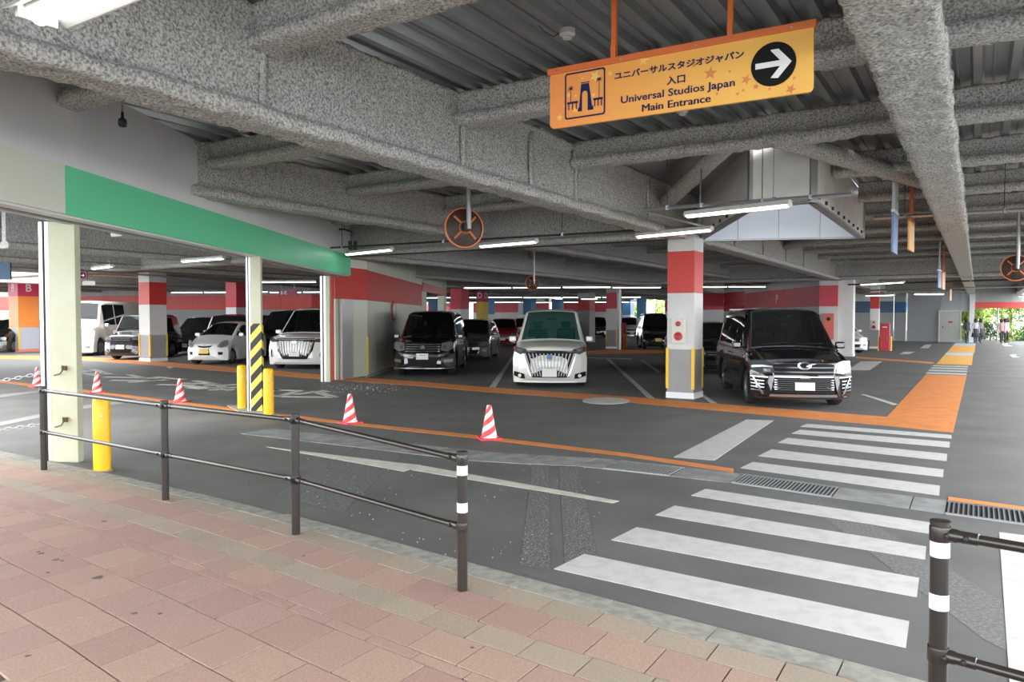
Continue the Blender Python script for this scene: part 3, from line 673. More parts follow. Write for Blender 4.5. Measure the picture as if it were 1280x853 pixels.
bR = [G(1170, 955, SWZ)]; hR = AT(1170, 651, bR[0].y).z - SWZ
nxt = bR[0] + (P * 1.25 + D * -.23)
railing([bR[0], nxt], [hR, hR], 'dark brown pipe railing starting at the right edge of the crosswalk', {0: (hR - .125, hR - .31)})

# ============================================================ LAMPS
def lamp(c, L, d, label, near=False, rods=True, name='tube_lamp', group=None, w=.15, drop=.9):
    d = Vector(d).normalized(); e = empty(name, c, math.atan2(d.y, d.x), label, 'lamp', group)
    # housing is an inverted trough, tube below
    prof = [(-w / 2, 0), (-w * .27, .065), (w * .27, .065), (w / 2, 0), (w / 2 - .01, 0), (w * .2, .04), (-w * .2, .04), (-w / 2 + .01, 0)]
    vs = [(sx * L / 2, a, z) for sx in (-1, 1) for a, z in prof]; n = len(prof)
    MB().add(vs, [(i, (i + 1) % n, n + (i + 1) % n, n + i) for i in range(n)] + [tuple(range(n)), tuple(reversed(range(n, 2 * n)))]).build('housing', LAMPH, e)
    MB().box((0, 0, .035), (L * .99, w * .4, .02)).build('reflector_strip', LAMPH, e)
    rt = .034 if near else .032
    MB().tube([(-L / 2 + .03, 0, -.002), (L / 2 - .03, 0, -.002)], rt, 12 if near else 6).build('tube', LAMP, e, smooth=near)
    for sx in (-1, 1): MB().box((sx * (L / 2 - .012), 0, .02), (.024, w * .6, .08)).build('end_cap', LAMPH, e)
    if 1:
        for sx in (-.35, .35): MB().tube([(sx * L, 0, .06), (sx * L, 0, ZD - Vector(c).z + .02)], .006, 6).build('hanger_rod', GALV, e)
    return e
# P direction lamps near the well and the long row
def lampYZ(pa, pb, z, label, near=False, **k):
    a, b = G(pa[0], pa[1], z), G(pb[0], pb[1], z); return lamp((a + b) / 2, (b - a).length, b - a, label, near, **k)
l0 = lamp(G(44, 24, 2.94) + P * .63, 1.25, P, 'bright tube lamp cut off by the top left corner', True, w=.28, drop=1.1)
lampYZ((857, 270), (988, 256), 3.10, 'tube lamp in front of the light well, under the channel rail', True)
lampYZ((796, 296), (890, 287), 3.12, 'tube lamp on top of the front red and grey column', True)
lampYZ((600, 308), (671, 302), 3.10, 'tube lamp just right of the round mirror', True)
lampYZ((433, 318), (490, 312), 3.10, 'tube lamp beside the end of the green fascia', True)
lampYZ((228, 327), (280, 323), 3.10, 'tube lamp under the green fascia, left of the striped post')
lampYZ((116, 336), (140, 333), 3.05, 'short tube lamp over the tall white van', rods=True)
lampYZ((1076, 356), (1130, 353), 2.95, 'tube lamp right of the white column')
lampYZ((1082, 370), (1118, 369), 2.75, 'tube lamp above the hydrant box')
lampYZ((1142, 368), (1180, 368), 2.78, 'tube lamp before the pale steel wall')
lampYZ((1274, 371), (1300, 370), 2.8, 'tube lamp at the right edge under the far beams')
lampYZ((898, 377), (925, 377), 2.7, 'lone tube lamp above the dark car behind the column')
lampYZ((726, 374), (747, 374), 2.8, 'lone tube lamp above the dim red column')
def lrow(Y, X0, X1, z, n, glab):
    L = (X1 - X0) / n
    for i in range(n): lamp(Vector((X0 + L * (i + .5), Y + .05 * math.sin(i * 2.1) - (X0 + L * (i + .5)) * .06, z + .01 * (i % 3))), L * .97, (1, -.06, 0), glab.replace('tube lamps', ['leftmost', 'second', 'third', 'fourth', 'fifth', 'sixth', 'seventh'][i] + ' tube lamp'), rods=i % 2 == 0, group=glab, drop=1.0)
lrow(36, -2.4, 7.2, 3.08, 4, 'tube lamps in the row above the white van')
lrow(36.5, 8.6, 12.3, 3.12, 2, 'tube lamps in the row above the glossy black minivan')
lrow(52, -7.5, 9, 3.05, 6, 'tube lamps in the second row deep in the garage')
lrow(68, -9, 14, 3.05, 7, 'tube lamps in the third row at the far end')
lrow(40.5, -19.2, -9.8, 3.05, 5, 'tube lamps in the row behind the white hatchback and white minivan')
lrow(27, -9.8, -7.2, 2.95, 1, 'tube lamp low behind the striped post')
lrow(60, 14, 20, 3.0, 2, 'tube lamps far behind the dark red wall')

# channel rails carrying the lamps
def rail(name, pts, z, m, w, label, rods=(), cat='rail'):
    q = [G(a, b, z) for a, b in pts]; e = empty(name, q[0], 0, label, cat); B = q[0]
    mm = MB(); mm.tube([x - B for x in q], w, 4 if m is GALV else 8).build('channel', m, e)
    for i, t in enumerate(rods):
        c = q[0].lerp(q[-1], t) - B; MB().tube([c, c + Vector((0, 0, ZD - z + .02))], .006, 6).build('hanger_rod', CABLE, e); MB().box(tuple(c), (.05, .05, .06)).build('clamp', GALV, e)
    return e
rail('channel_rail', [(806, 262), (1064, 243)], 3.22, GALV, .028, 'steel channel rail crossing in front of the light well', (.12, .3, .6, .82))
rail('channel_rail', [(806, 264), (885, 284)], 3.2, GALV, .026, 'short steel rail joining the two lamps near the front column')
rail('channel_rail', [(780, 288), (890, 283)], 3.24, GALV, .03, 'steel rail just above the column lamp', (.3,))
rail('channel_rail', [(395, 311), (800, 288)], 3.2, CABLE, .02, 'long dark cable conduit from the green fascia to the front column', (.1, .45, .8))
rail('channel_rail', [(420, 322), (830, 300)], 3.1, CABLE, .014, 'thinner dark conduit under the long one')
rail('channel_rail', [(1092, 273), (1300, 261)], 3.3, GALV, .03, 'steel channel rail crossing under the wide right beam', (.2, .8))
rail('channel_rail', [(1060, 356), (1290, 349)], 3.0, CABLE, .03, 'upper dark conduit across the right aisle', (.3, .7))
rail('channel_rail', [(1060, 364), (1290, 358)], 2.95, GALV, .035, 'lower steel conduit across the right aisle')
rail('channel_rail', [(100, 338), (430, 362)], 3.0, GALV, .03, 'long thin rail through the left parking lot')
# junction box and conduit on the white wall end
e = empty('junction_box', AT(425, 307, 17.6) + Vector((.3, 0, 0)), 0, 'small dark junction box with bent conduit beside the green fascia', 'box')
MB().box((0, 0, 0), (.18, .12, .2)).build('box', CABLE, e); MB().tube([(0, 0, .08), (0, 0, .28), (-.05, 0, .34), (-.2, 0, .38), (-.42, -.05, .38)], .022, 8).build('conduit', CABLE, e); MB().tube([(-.2, 0, .38), (-.2, 0, .48)], .012, 6).build('clip', CABLE, e)
# dark hanging fitting on the white wall
e = empty('wall_fitting', AT(153, 140, 7.9), 0, 'dark bell fitting hanging from a bent conduit on the white wall', 'fitting')
MB().lathe([(0, -.16), (.035, -.155), (.045, -.12), (.04, -.08), (.016, -.06), (.014, 0), (0, 0)], 12).build('bell', CABLE, e, smooth=True)
MB().tube([(0, 0, 0), (0, 0, .06), (.03, 0, .13), (.09, .02, .17), (.3, .1, .19), (1.0, .35, .2)], .011, 8).build('conduit', GALV, e)

# smoke detectors
for px_, py_, lab, Y in ((709, 47, 'white smoke detector on the deck left of the orange sign post', 6.4), (853, 143, 'white smoke detector glimpsed below the orange sign', 9.0)):
    q = AT(px_, py_, Y); q.z = ZD - .0; r = ray(px_, py_); t = (ZD - .06 - EYE) / r.z; q = Vector((r.x * t, r.y * t, ZD))
    e = empty('smoke_detector', q, 0, lab, 'smoke detector'); MB().lathe([(0, .01), (.07, .01), (.07, -.035), (.06, -.04), (.045, -.045), (.04, -.07), (0, -.072)], 20).build('body', LAMPH, e, smooth=True, angle=40)
    MB().lathe([(.042, -.05), (.043, -.058)], 20).build('slot_ring', BLACK, e); MB().tube([(-.07, 0, -.02), (-.12, -.02, -.06), (-.2, -.05, -.03), (-.25, -.08, .01)], .005, 6).build('cable', CABLE, e)

# ============================================================ ROUND MIRRORS SEEN FROM BEHIND
def mirror(c, R, top, label, yaw=0):
    e = empty('traffic_mirror', c, yaw, label, 'mirror')
    M = frame((0, 0, 0), (1, 0, 0), (0, 0, 1), (0, -1, 0))
    MB().lathe([(0, .06), (R * .3, .055), (R * .8, .02), (R * .97, 0)], 32, M).build('back_shell', BROWN, e, smooth=True)
    MB().lathe([(R * .95, .02), (R * 1.02, .015), (R * 1.03, -.03), (R * .95, -.04)], 32, M, closed=True).build('rim', ORIM, e, smooth=True, angle=40)
    MB().lathe([(0, -.07), (R * .5, -.055), (R * .95, -.02)], 32, M).build('convex_face', CHROME, e, smooth=True)
    MB().lathe([(R * .26, .07), (R * .33, .085), (R * .33, .06)], 24, M, closed=True).build('hub_ring', ORIM, e)
    for k in range(4):
        a = PI / 4 + k * PI / 2; d = Vector((math.cos(a), 0, math.sin(a)))
        MB().tube([d * R * .33 + Vector((0, -.075, 0)), d * R * .78 + Vector((0, -.045, 0))], .018 * R / .3, 6).build('spoke', ORIM, e)
    MB().tube([(R * .12, -.13, -.03), (R * .12, -.13, top - c.z)], .04 * R / .3, 10).build('pole', GALV, e, smooth=True, angle=50); MB().box((R * .06, -.11, 0), (.12, .08, .1)).build('clamp', BLACK, e)
mirror(AT(580, 285, 11.2), .30, 4.1, 'round brown-backed mirror hanging from the long beam', math.radians(20))
mirror(AT(665.5, 354, 21.5), .20, 4.1, 'smaller round mirror hanging farther back above the white van', math.radians(10))
mirror(AT(1270, 335, 15.0), .26, 4.1, 'round mirror cut by the right edge of the view', math.radians(-35))

# ============================================================ ORANGE DIRECTION SIGN
LO = SP(4.79, -2.76); zt, zb = 3.43, 3.0
aL = AT(688.5, 92, 5.48); LO = Vector((aL.x, aL.y, 0)); WD = 1.80; sP = Vector((.865, -.502, 0)).normalized()
# solve the right end so that the panel ends at px 1013
k = (1013 - 640) / F; WD = (k * LO.y - LO.x) / (sP.x - k * sP.y)
zt = aL.z; zb = AT(690, 162, 5.48).z; HH = zt - zb
sgn = empty('direction_sign', Vector((LO.x, LO.y, zb)), math.atan2(sP.y, sP.x), 'large orange and yellow hanging direction sign with a white arrow', 'sign')
pm = bpy.data.materials.new('sign_orange_to_yellow'); pm.use_nodes = True; n = pm.node_tree; b = n.nodes['Principled BSDF']; b.inputs['Roughness'].default_value = .42
tc = n.nodes.new('ShaderNodeTexCoord'); sx = n.nodes.new('ShaderNodeSeparateXYZ'); mr = n.nodes.new('ShaderNodeMapRange'); mr.inputs[2].default_value = WD; r_ = n.nodes.new('ShaderNodeValToRGB')
r_.color_ramp.elements[0].color = (.90, .31, .075, 1); r_.color_ramp.elements[1].color = (.94, .52, .10, 1); r_.color_ramp.elements[1].position = .75
n.links.new(tc.outputs['Object'], sx.inputs[0]); n.links.new(sx.outputs[0], mr.inputs[0]); n.links.new(mr.outputs[0], r_.inputs[0]); n.links.new(r_.outputs[0], b.inputs['Base Color'])
rc = .035
pl = [(0, HH), (0, rc)] + [(rc - rc * math.cos(t * PI / 12), rc - rc * math.sin(t * PI / 12)) for t in range(1, 7)] + [(WD - rc + rc * math.sin(t * PI / 12), rc - rc * math.cos(t * PI / 12)) for t in range(0, 7)] + [(WD, HH)]
nn = len(pl); vs = [(x, -.012, z) for x, z in pl] + [(x, .012, z) for x, z in pl]
MB().add(vs, [tuple(range(nn)), tuple(reversed(range(nn, 2 * nn)))] + [(i, n2, nn + n2, nn + i) for i in range(nn) for n2 in [(i + 1) % nn]]).build('panel', pm, sgn)
MB().box((WD / 2, 0, HH + .004), (WD + .03, .05, .045)).build('top_rail', SIGNO, sgn, bevel=.004)
for t in (.02, .17, .5, .83, .98)[:0] + (.03, .31, .6, .93): MB().lathe([(0, .006), (.007, .005), (.009, 0)], 8, frame((WD * t, -.025, HH + .002), (1, 0, 0), (0, 0, 1), (0, -1, 0))).build('screw', GALV, sgn)
def signx(px_):  # local x where the view crosses column px_
    k = (px_ - 640) / F; return (k * LO.y - LO.x) / (sP.x - k * sP.y)
for px_ in (766.5, 910):
    x = signx(px_); MB().box((x, 0, HH + .02 + .5), (.035, .03, 1.05)).build('hanging_post', SIGNO, sgn); MB().box((x, -.02, HH + .06), (.035, .014, .09)).build('post_foot', SIGNO, sgn)
YF = -.0135
FR = lambda x, z, y=YF: frame((x, y, z), (1, 0, 0), (0, 0, 1), (0, -1, 0))
def flat(name, m, polys, parent, y=YF, th=.0015):
    if len(polys) > 1:
        for q in polys: o = flat(name, m, [q], parent, y, th)
        return o
    mb = MB()
    for pl in polys:
        nn = len(pl); o = len(mb.v); mb.v += [(a, y - th, c) for a, c in pl]; mb.f += [tuple(i + o for i in t) for t in tessellate_polygon([[Vector((a, 0, c)) for a, c in pl]])]; mb.m += [0] * (len(mb.f) - len(mb.m))
        mb.add([(a, y - th, c) for a, c in pl] + [(a, y, c) for a, c in pl], [(i, (i + 1) % nn, nn + (i + 1) % nn, nn + i) for i in range(nn)])
    return mb.build(name, m, parent)
def star(cx, cz, r, a0=.2): return [(cx + (r if i % 2 == 0 else r * .42) * math.sin(a0 + i * PI / 5), cz + (r if i % 2 == 0 else r * .42) * math.cos(a0 + i * PI / 5)) for i in range(10)]
W1 = WD / 1280.0 * 1280 / 1228  # crop pixel to sign unit
def cx_(c): return signx(680 + c / 3.765)
H_ = HH
flat('star_print', STARY, [star(cx_(75), H_ * .18, .028), star(cx_(310), H_ * .80, .022), star(cx_(240), H_ * .80, .045, .5), star(cx_(181), H_ * .80, .012), star(cx_(118), H_ * .55, .02), star(cx_(232), H_ * .48, .02), star(cx_(150), H_ * .52, .012), star(cx_(465), H_ * .92, .04), star(cx_(97), H_ * .37, .012), star(cx_(150), H_ * .28, .03)], sgn, YF, .0008)
flat('star_print', STARO, [star(cx_(776), H_ * .52, .045, .1), star(cx_(700), H_ * .70, .02), star(cx_(942), H_ * .33, .034, .4), star(cx_(988), H_ * .20, .022), star(cx_(865), H_ * .50, .012), star(cx_(877), H_ * .30, .012), star(cx_(903), H_ * .13, .013), star(cx_(928), H_ * .17, .012), star(cx_(1051), H_ * .13, .012), star(cx_(1117), H_ * .21, .012), star(cx_(1150), H_ * .08, .034, .5), star(cx_(1166), H_ * .24, .014), star(cx_(808), H_ * .18, .012), star(cx_(755), H_ * .72, .012)], sgn, YF, .0008)
# black disc and white arrow
dx = cx_(1068); R = H_ * .335; dz = H_ * .50
flat('arrow_disc', SIGNK, [[(dx + R * math.cos(t * PI / 20), dz + R * math.sin(t * PI / 20)) for t in range(40)]], sgn, YF, .0018)
a = R
flat('arrow_print', SIGNW, [[(dx - .80 * a, dz - .13 * a), (dx + .30 * a, dz - .13 * a), (dx - .12 * a, dz - .62 * a), (dx + .14 * a, dz - .66 * a), (dx + .22 * a, dz - .66 * a), (dx + .80 * a, dz), (dx + .22 * a, dz + .66 * a), (dx - .12 * a, dz + .66 * a), (dx - .12 * a, dz + .62 * a), (dx + .30 * a, dz + .13 * a), (dx - .80 * a, dz + .13 * a)]], sgn, YF - .002, .0012)
# texts
def stext(body, c0, c1, zc, h, m=SIGNB, bold=.0009):
    x0, x1 = cx_(c0), cx_(c1); t = text_mb(body, 1, Matrix.Identity(4), 0); xs = [v[0] for v in t.v]; zs_ = [v[1] for v in t.v]; kx = (x1 - x0) / (max(xs) - min(xs)); kz = h / (max(zs_) - min(zs_)); mx, mz = (max(xs) + min(xs)) / 2, (max(zs_) + min(zs_)) / 2
    q = text_mb(body, 1, Matrix.Identity(4), .001, bold=bold / kz); q.v = [((x0 + x1) / 2 + (v[0] - mx) * kx, YF - .001 - (v[2] + .001), zc + (v[1] - mz) * kz) for v in q.v]
    q.build('lettering', m, sgn)
stext('ユニバーサルスタジオジャパン', 332, 930, H_ * .735, H_ * .12, bold=.0016)
stext('入口', 575, 658, H_ * .51, H_ * .13, bold=.0016)
stext('Universal Studios Japan', 362, 890, H_ * .30, H_ * .155, bold=.001)
for sh in (-1.2, 1.2): stext('Main Entrance', 460 + sh, 778 + sh, H_ * .125, H_ * .12, bold=0)
# pictogram in a rounded frame
x0, x1, z0, z1 = cx_(100), cx_(288), H_ * .12, H_ * .93; fw = .012; rr = .02
def rrect(x0, x1, z0, z1, r):
    o = []
    for cx2, cz2, a0 in ((x1 - r, z1 - r, 0), (x0 + r, z1 - r, PI / 2), (x0 + r, z0 + r, PI), (x1 - r, z0 + r, 3 * PI / 2)):
        o += [(cx2 + r * math.cos(a0 + t * PI / 8), cz2 + r * math.sin(a0 + t * PI / 8)) for t in range(5)]
    return o
oo, ii = rrect(x0, x1, z0, z1, rr), rrect(x0 + fw, x1 - fw, z0 + fw, z1 - fw, rr * .6); L_ = len(oo)
mb = MB(); mb.add([(a, YF - .0018, c) for a, c in oo] + [(a, YF - .0018, c) for a, c in ii], [(i, (i + 1) % L_, L_ + (i + 1) % L_, L_ + i) for i in range(L_)]); mb.build('pictogram_frame', SIGNB, sgn)
xc = (x0 + x1) / 2; wW = x1 - x0; hH = z1 - z0; X = lambda t: x0 + wW * t; Z = lambda t: z0 + hH * t
arch = [(X(.33), Z(.14)), (X(.33), Z(.22)), (X(.36), Z(.22)), (X(.40), Z(.66)), (X(.41), Z(.72)), (X(.60), Z(.72)), (X(.61), Z(.66)), (X(.68), Z(.22)), (X(.71), Z(.22)), (X(.71), Z(.14)), (X(.57), Z(.14)), (X(.57), Z(.50))] + [(xc + .035 * wW / .5 * math.cos(t) * 1.0, Z(.50) + .05 * hH * math.sin(t) * 1.4) for t in (.4, .9, PI / 2, PI - .9, PI - .4)] + [(X(.43), Z(.50)), (X(.43), Z(.14))]
pg = [arch, [(X(.40), Z(.735)), (X(.61), Z(.735)), (X(.61), Z(.755)), (X(.40), Z(.755))]]
for a, b in ((.06, .33), (.71, .94)):
    pg.append([(X(a), Z(.33)), (X(b), Z(.33)), (X(b), Z(.375)), (X(a), Z(.375))])
    for t in (.1, .45, .8): xx = a + (b - a) * t; pg.append([(X(xx), Z(.20)), (X(xx + .025), Z(.20)), (X(xx + .025), Z(.34)), (X(xx), Z(.34))])
for xx, zz in ((.15, .66), (.85, .76)):
    pg.append([(X(xx - .006), Z(.36)), (X(xx + .006), Z(.36)), (X(xx + .006), Z(zz)), (X(xx - .006), Z(zz))])
    for k in range(9):
        a = -.5 + k * (PI + 1.0) / 8; c, s_ = math.cos(a), math.sin(a); r1 = .09 * wW; pg.append([(X(xx) - s_ * .003, Z(zz) + c * .003), (X(xx) + c * r1, Z(zz) + s_ * r1 - .005), (X(xx) + s_ * .003, Z(zz) - c * .003)])
flat('pictogram_gate', SIGNB, pg, sgn, YF, .0018)

# edge-on hanging signs over the right aisle
def blade(c, m1, m2, label, ztop, h=.62, w=.62, posts=2, direc=D, rail_m=SIGNW):
    e = empty('blade_sign', c, math.atan2(direc.y, direc.x), label, 'sign')
    MB().box((0, 0, h / 2), (w, .03, h)).build('panel', m1, e, bevel=.004); MB().box((0, 0, h + .015), (w, .05, .04)).build('top_rail', rail_m, e)
    for k in range(posts): MB().box(((k - (posts - 1) / 2) * w * .6, 0, (h + ztop + .02 - c.z) / 2), (.035, .05, ztop + .02 - c.z - h)).build('hanging_post', m2, e)
BP = mat('blue_grey_sign', (.16, .24, .42), .4); TANP = mat('tan_sign_face', (.75, .42, .17), .45)
dv = lambda a: Vector((math.sin(math.radians(a)), math.cos(math.radians(a)), 0))
blade(AT(1118, 317, 11.6), BP, GALV, 'blue-grey hanging sign seen edge-on with two steel posts', 4.1, direc=dv(33))
blade(AT(1138.5, 314, 12.6), TANP, SIGNO, 'tan hanging sign on an orange post seen edge-on', 3.85, h=.48, posts=1, direc=dv(35), rail_m=SIGNO)
blade(AT(1174, 360, 22.0), BP, GALV, 'second blue-grey hanging sign farther down the aisle', 4.1, h=.5, posts=1, direc=dv(37))
blade(AT(1179, 362, 22.8), TANP, SIGNO, 'second tan hanging sign farther down the aisle', 4.1, h=.5, posts=1, direc=dv(37), rail_m=SIGNO)
blade(AT(1188, 376, 34), TANP, SIGNO, 'third tan hanging sign, smallest, far down the aisle', 4.1, h=.5, posts=1, direc=dv(37), rail_m=SIGNO)
# far arrow sign 'B' and small red signs in the left lot
def arrow_sign(c, w, h, label, txt, arrow=True):
    e = empty('hanging_sign', c, -.1, label, 'sign'); MB().box((0, 0, 0), (w, .05, h)).build('panel', mat('dark_crimson_sign', (.33, .015, .05), .4), e)
    text_mb(txt, h * .8, frame((-w * .22, -.028, 0), (1, 0, 0), (0, 0, 1), (0, -1, 0)), .002, bold=.01).build('lettering', SIGNW, e)
    if arrow:
        MB().lathe([(0, 0), (h * .36, 0), (h * .36, .004), (0, .004)], 20, frame((w * .25, -.026, 0), (1, 0, 0), (0, 0, 1), (0, -1, 0))).build('arrow_disc', SIGNK, e)
        q = h * .25; cxx = w * .25
        flat('arrow_print', SIGNW, [[(cxx - q, -q * .2), (cxx + q * .3, -q * .2), (cxx - q * .1, -q * .8), (cxx + q * .3, -q * .8), (cxx + q, 0), (cxx + q * .3, q * .8), (cxx - q * .1, q * .8), (cxx + q * .3, q * .2), (cxx - q, q * .2)]], e, -.031, .002)
    for sx_ in (-.35, .35): MB().tube([(sx_ * w, 0, h / 2), (sx_ * w, 0, ZD - c.z)], .012, 6).build('hanger_rod', GALV, e)
arrow_sign(AT(99, 344.5, 24.5), .58, .27, 'dark crimson hanging sign with B and an arrow above the tall white van', 'B')
arrow_sign(AT(360, 366.5, 31), .8, .22, 'small red hanging sign with white marks above the white minivan', 'B C', False)
MB_ = arrow_sign
e = empty('hanging_sign', AT(3, 338, 22), 0, 'dark blue hanging sign at the left edge', 'sign'); MB().box((0, 0, 0), (.5, .06, .55)).build('panel', NAVY, e); MB().tube([(0, 0, .27), (0, 0, ZD - e.location.z)], .015, 6).build('hanger_rod', GALV, e)
e = empty('hanging_notice_sign', AT(118, 354, 24.6), 0, 'small white board under the crimson arrow sign', 'sign'); MB().box((-.18, 0, 0), (.42, .03, .14)).build('panel', SIGNW, e); MB().tube([(-.3, 0, .07), (-.3, 0, ZD + .02 - e.location.z)], .008, 6).build('hanger_rod', GALV, e)

# ============================================================ LIGHT WELLS
def well(pts, zb, zt, label, name='light_well', panel=1.0, dim_pane=True):
    c = sum(pts, Vector()) / len(pts); e = empty(name, Vector((c.x, c.y, zb)), 0, label, 'light well'); B = e.location.copy()
    n = len(pts)
    for i in range(n):
        a, b = pts[i].copy(), pts[(i + 1) % n].copy(); d = b - a; L = d.length; d.normalize(); nr = Vector((-d.y, d.x, 0))
        if nr.dot(c - a) > 0: nr = -nr
        k = max(1, round(L / panel))
        for j in range(k):
            p0 = a + d * (L * j / k + .004) - B; p1 = a + d * (L * (j + 1) / k - .004) - B
            MB().prism([tuple(v[:2]) for v in (p0, p1, p1 + nr * .03, p0 + nr * .03)], 0.03, ZD - zb).build('outer_panel', SILV, e)
            q0, q1 = p0 - nr * .05, p1 - nr * .05
            MB().prism([tuple(v[:2]) for v in (q0, q1, q1 + nr * .03, q0 + nr * .03)], 0.02, zt - zb).build('inner_panel', WELLW, e)
        p0, p1 = a - B, b - B
        MB().prism([tuple(v[:2]) for v in (p0 - nr * .07, p1 - nr * .07, p1 + nr * .05, p0 + nr * .05)], 0, .035).build('bottom_frame', GALV, e)
        MB().box(tuple(p0)[:2] + ((ZD - zb) / 2,), (.09, .09, ZD - zb), 0).build('corner_trim', GALV, e)
        for j in range(int(L / .55)):
            q = a + d * (L * (j + .6) / int(L / .55 + 1e-6)) - B + nr * .045; MB().box((q.x, q.y, .10), (.05, .03, .05), math.atan2(d.y, d.x)).build('bracket', CABLE, e)
    if dim_pane: MB().prism([tuple((q - B)[:2]) for q in pts], zt - zb, zt - zb + .02).build('added_dimming_pane', DIMMER, e)  # unseen pane added over the opening to cut the incoming sky light
    return e
well(WELL, 3.2, 5.4, 'silver-clad light well with bright white inside above the black minivan', panel=.75)
w2 = [SP(11.1, -36.3), SP(11.1, -27.7), SP(17.9, -27.7), SP(17.9, -36.3)]
well(w2, 3.65, 5.0, 'second light well over the left lot, bright white inside', panel=2.1, dim_pane=False)
# tall red boxes
def redbox(px_, py_, label, h, w=.42, rz=AD, guards=True):
    q = G(px_, py_); e = empty('hydrant_box', q, rz, label, 'fire box'); MB().box((0, 0, h / 2), (w, .35, h)).build('cabinet', PINKRED, e, bevel=.01)
    MB().box((0, -.18, h * .86), (w * .9, .012, h * .18)).build('top_panel', RED, e); MB().box((0, -.186, h * .86), (w * .5, .006, .05)).build('label_plate', SIGNW, e); MB().box((w * .3, -.185, h * .45), (.03, .03, .14)).build('handle', CHROME, e)
    if guards:
        for sx_ in (-1, 1): MB().tube([(sx_ * (w / 2 + .06), -.25, 0), (sx_ * (w / 2 + .06), -.25, .7), (sx_ * (w / 2 + .06), .1, .7), (sx_ * (w / 2 + .06), .1, 0)], .035, 8).build('guard_hoop', YGUARD, e)
redbox(776.5, 435, 'tall red fire box beside the far red and grey column', 1.35)
redbox(1106, 438.5, 'tall red fire box beside the slim white and red column', 1.35)
e = empty('pipe_stack', AT(774, 435, 37.5).xy.to_3d(), 0, 'pale vertical pipe rising behind the far red fire box', 'pipe'); MB().tube([(0, 0, 0), (0, 0, 3.1), (-.25, 0, 3.25), (-1.2, 0, 3.3)], .12, 10).build('pipe', GALV, e, smooth=True, angle=50)
alarm(cR, -.21, 1.25)
e = empty('alarm_box', Vector((13.3, 31.08, 1.25)), -.42, 'tall red alarm panel on the wall behind the glossy black minivan', 'alarm'); MB().box((0, 0, 0), (.42, .08, 1.1)).build('panel', mat('salmon_red', (.75, .16, .12), .4), e); MB().lathe([(0, .03), (.08, .02), (.08, 0)], 14, frame((0, -.04, .32), (1, 0, 0), (0, 0, 1), (0, -1, 0))).build('alarm_button', BLACK, e)
# ============================================================ CARS
def lin(tab, x):
    if x <= tab[0][0]: return tab[0][1]
    for a, b in zip(tab, tab[1:]):
        if x <= b[0]: return a[1] + (b[1] - a[1]) * (x - a[0]) / (b[0] - a[0]) if b[0] > a[0] else b[1]
    return tab[-1][1]
def wheel_parts(r, wd):
    t = MB(); t.lathe([(r * .62, -wd / 2 + .01), (r * .7, -wd / 2), (r * .93, -wd / 2 + .005), (r, -wd / 2 + .035), (r, wd / 2 - .035), (r * .93, wd / 2 - .005), (r * .7, wd / 2), (r * .62, wd / 2 - .01)], 28, frame((0, 0, 0), (0, 1, 0), (0, 0, 1), (1, 0, 0)))
    rm = MB(); M = frame((0, 0, 0), (0, 1, 0), (0, 0, 1), (1, 0, 0))
    for sg in (-1, 1):
        rm.lathe([(r * .63, sg * (wd / 2 - .01)), (r * .58, sg * (wd / 2 - .02)), (r * .56, sg * .03), (0, sg * .025)], 28, M)
        rm.lathe([(r * .16, sg * .05), (r * .15, sg * (wd / 2 - .03)), (0, sg * (wd / 2 - .028))], 14, M)
    sp = MB()
    for sg in (-1, 1):
        for k in range(7):
            a = 2 * PI * k / 7; M2 = Matrix.Rotation(a, 4, 'X')
            sp.box((sg * (wd / 2 - .035), 0, r * .36), (.022, r * .13, r * .46), M=M2)
    return t, rm, sp
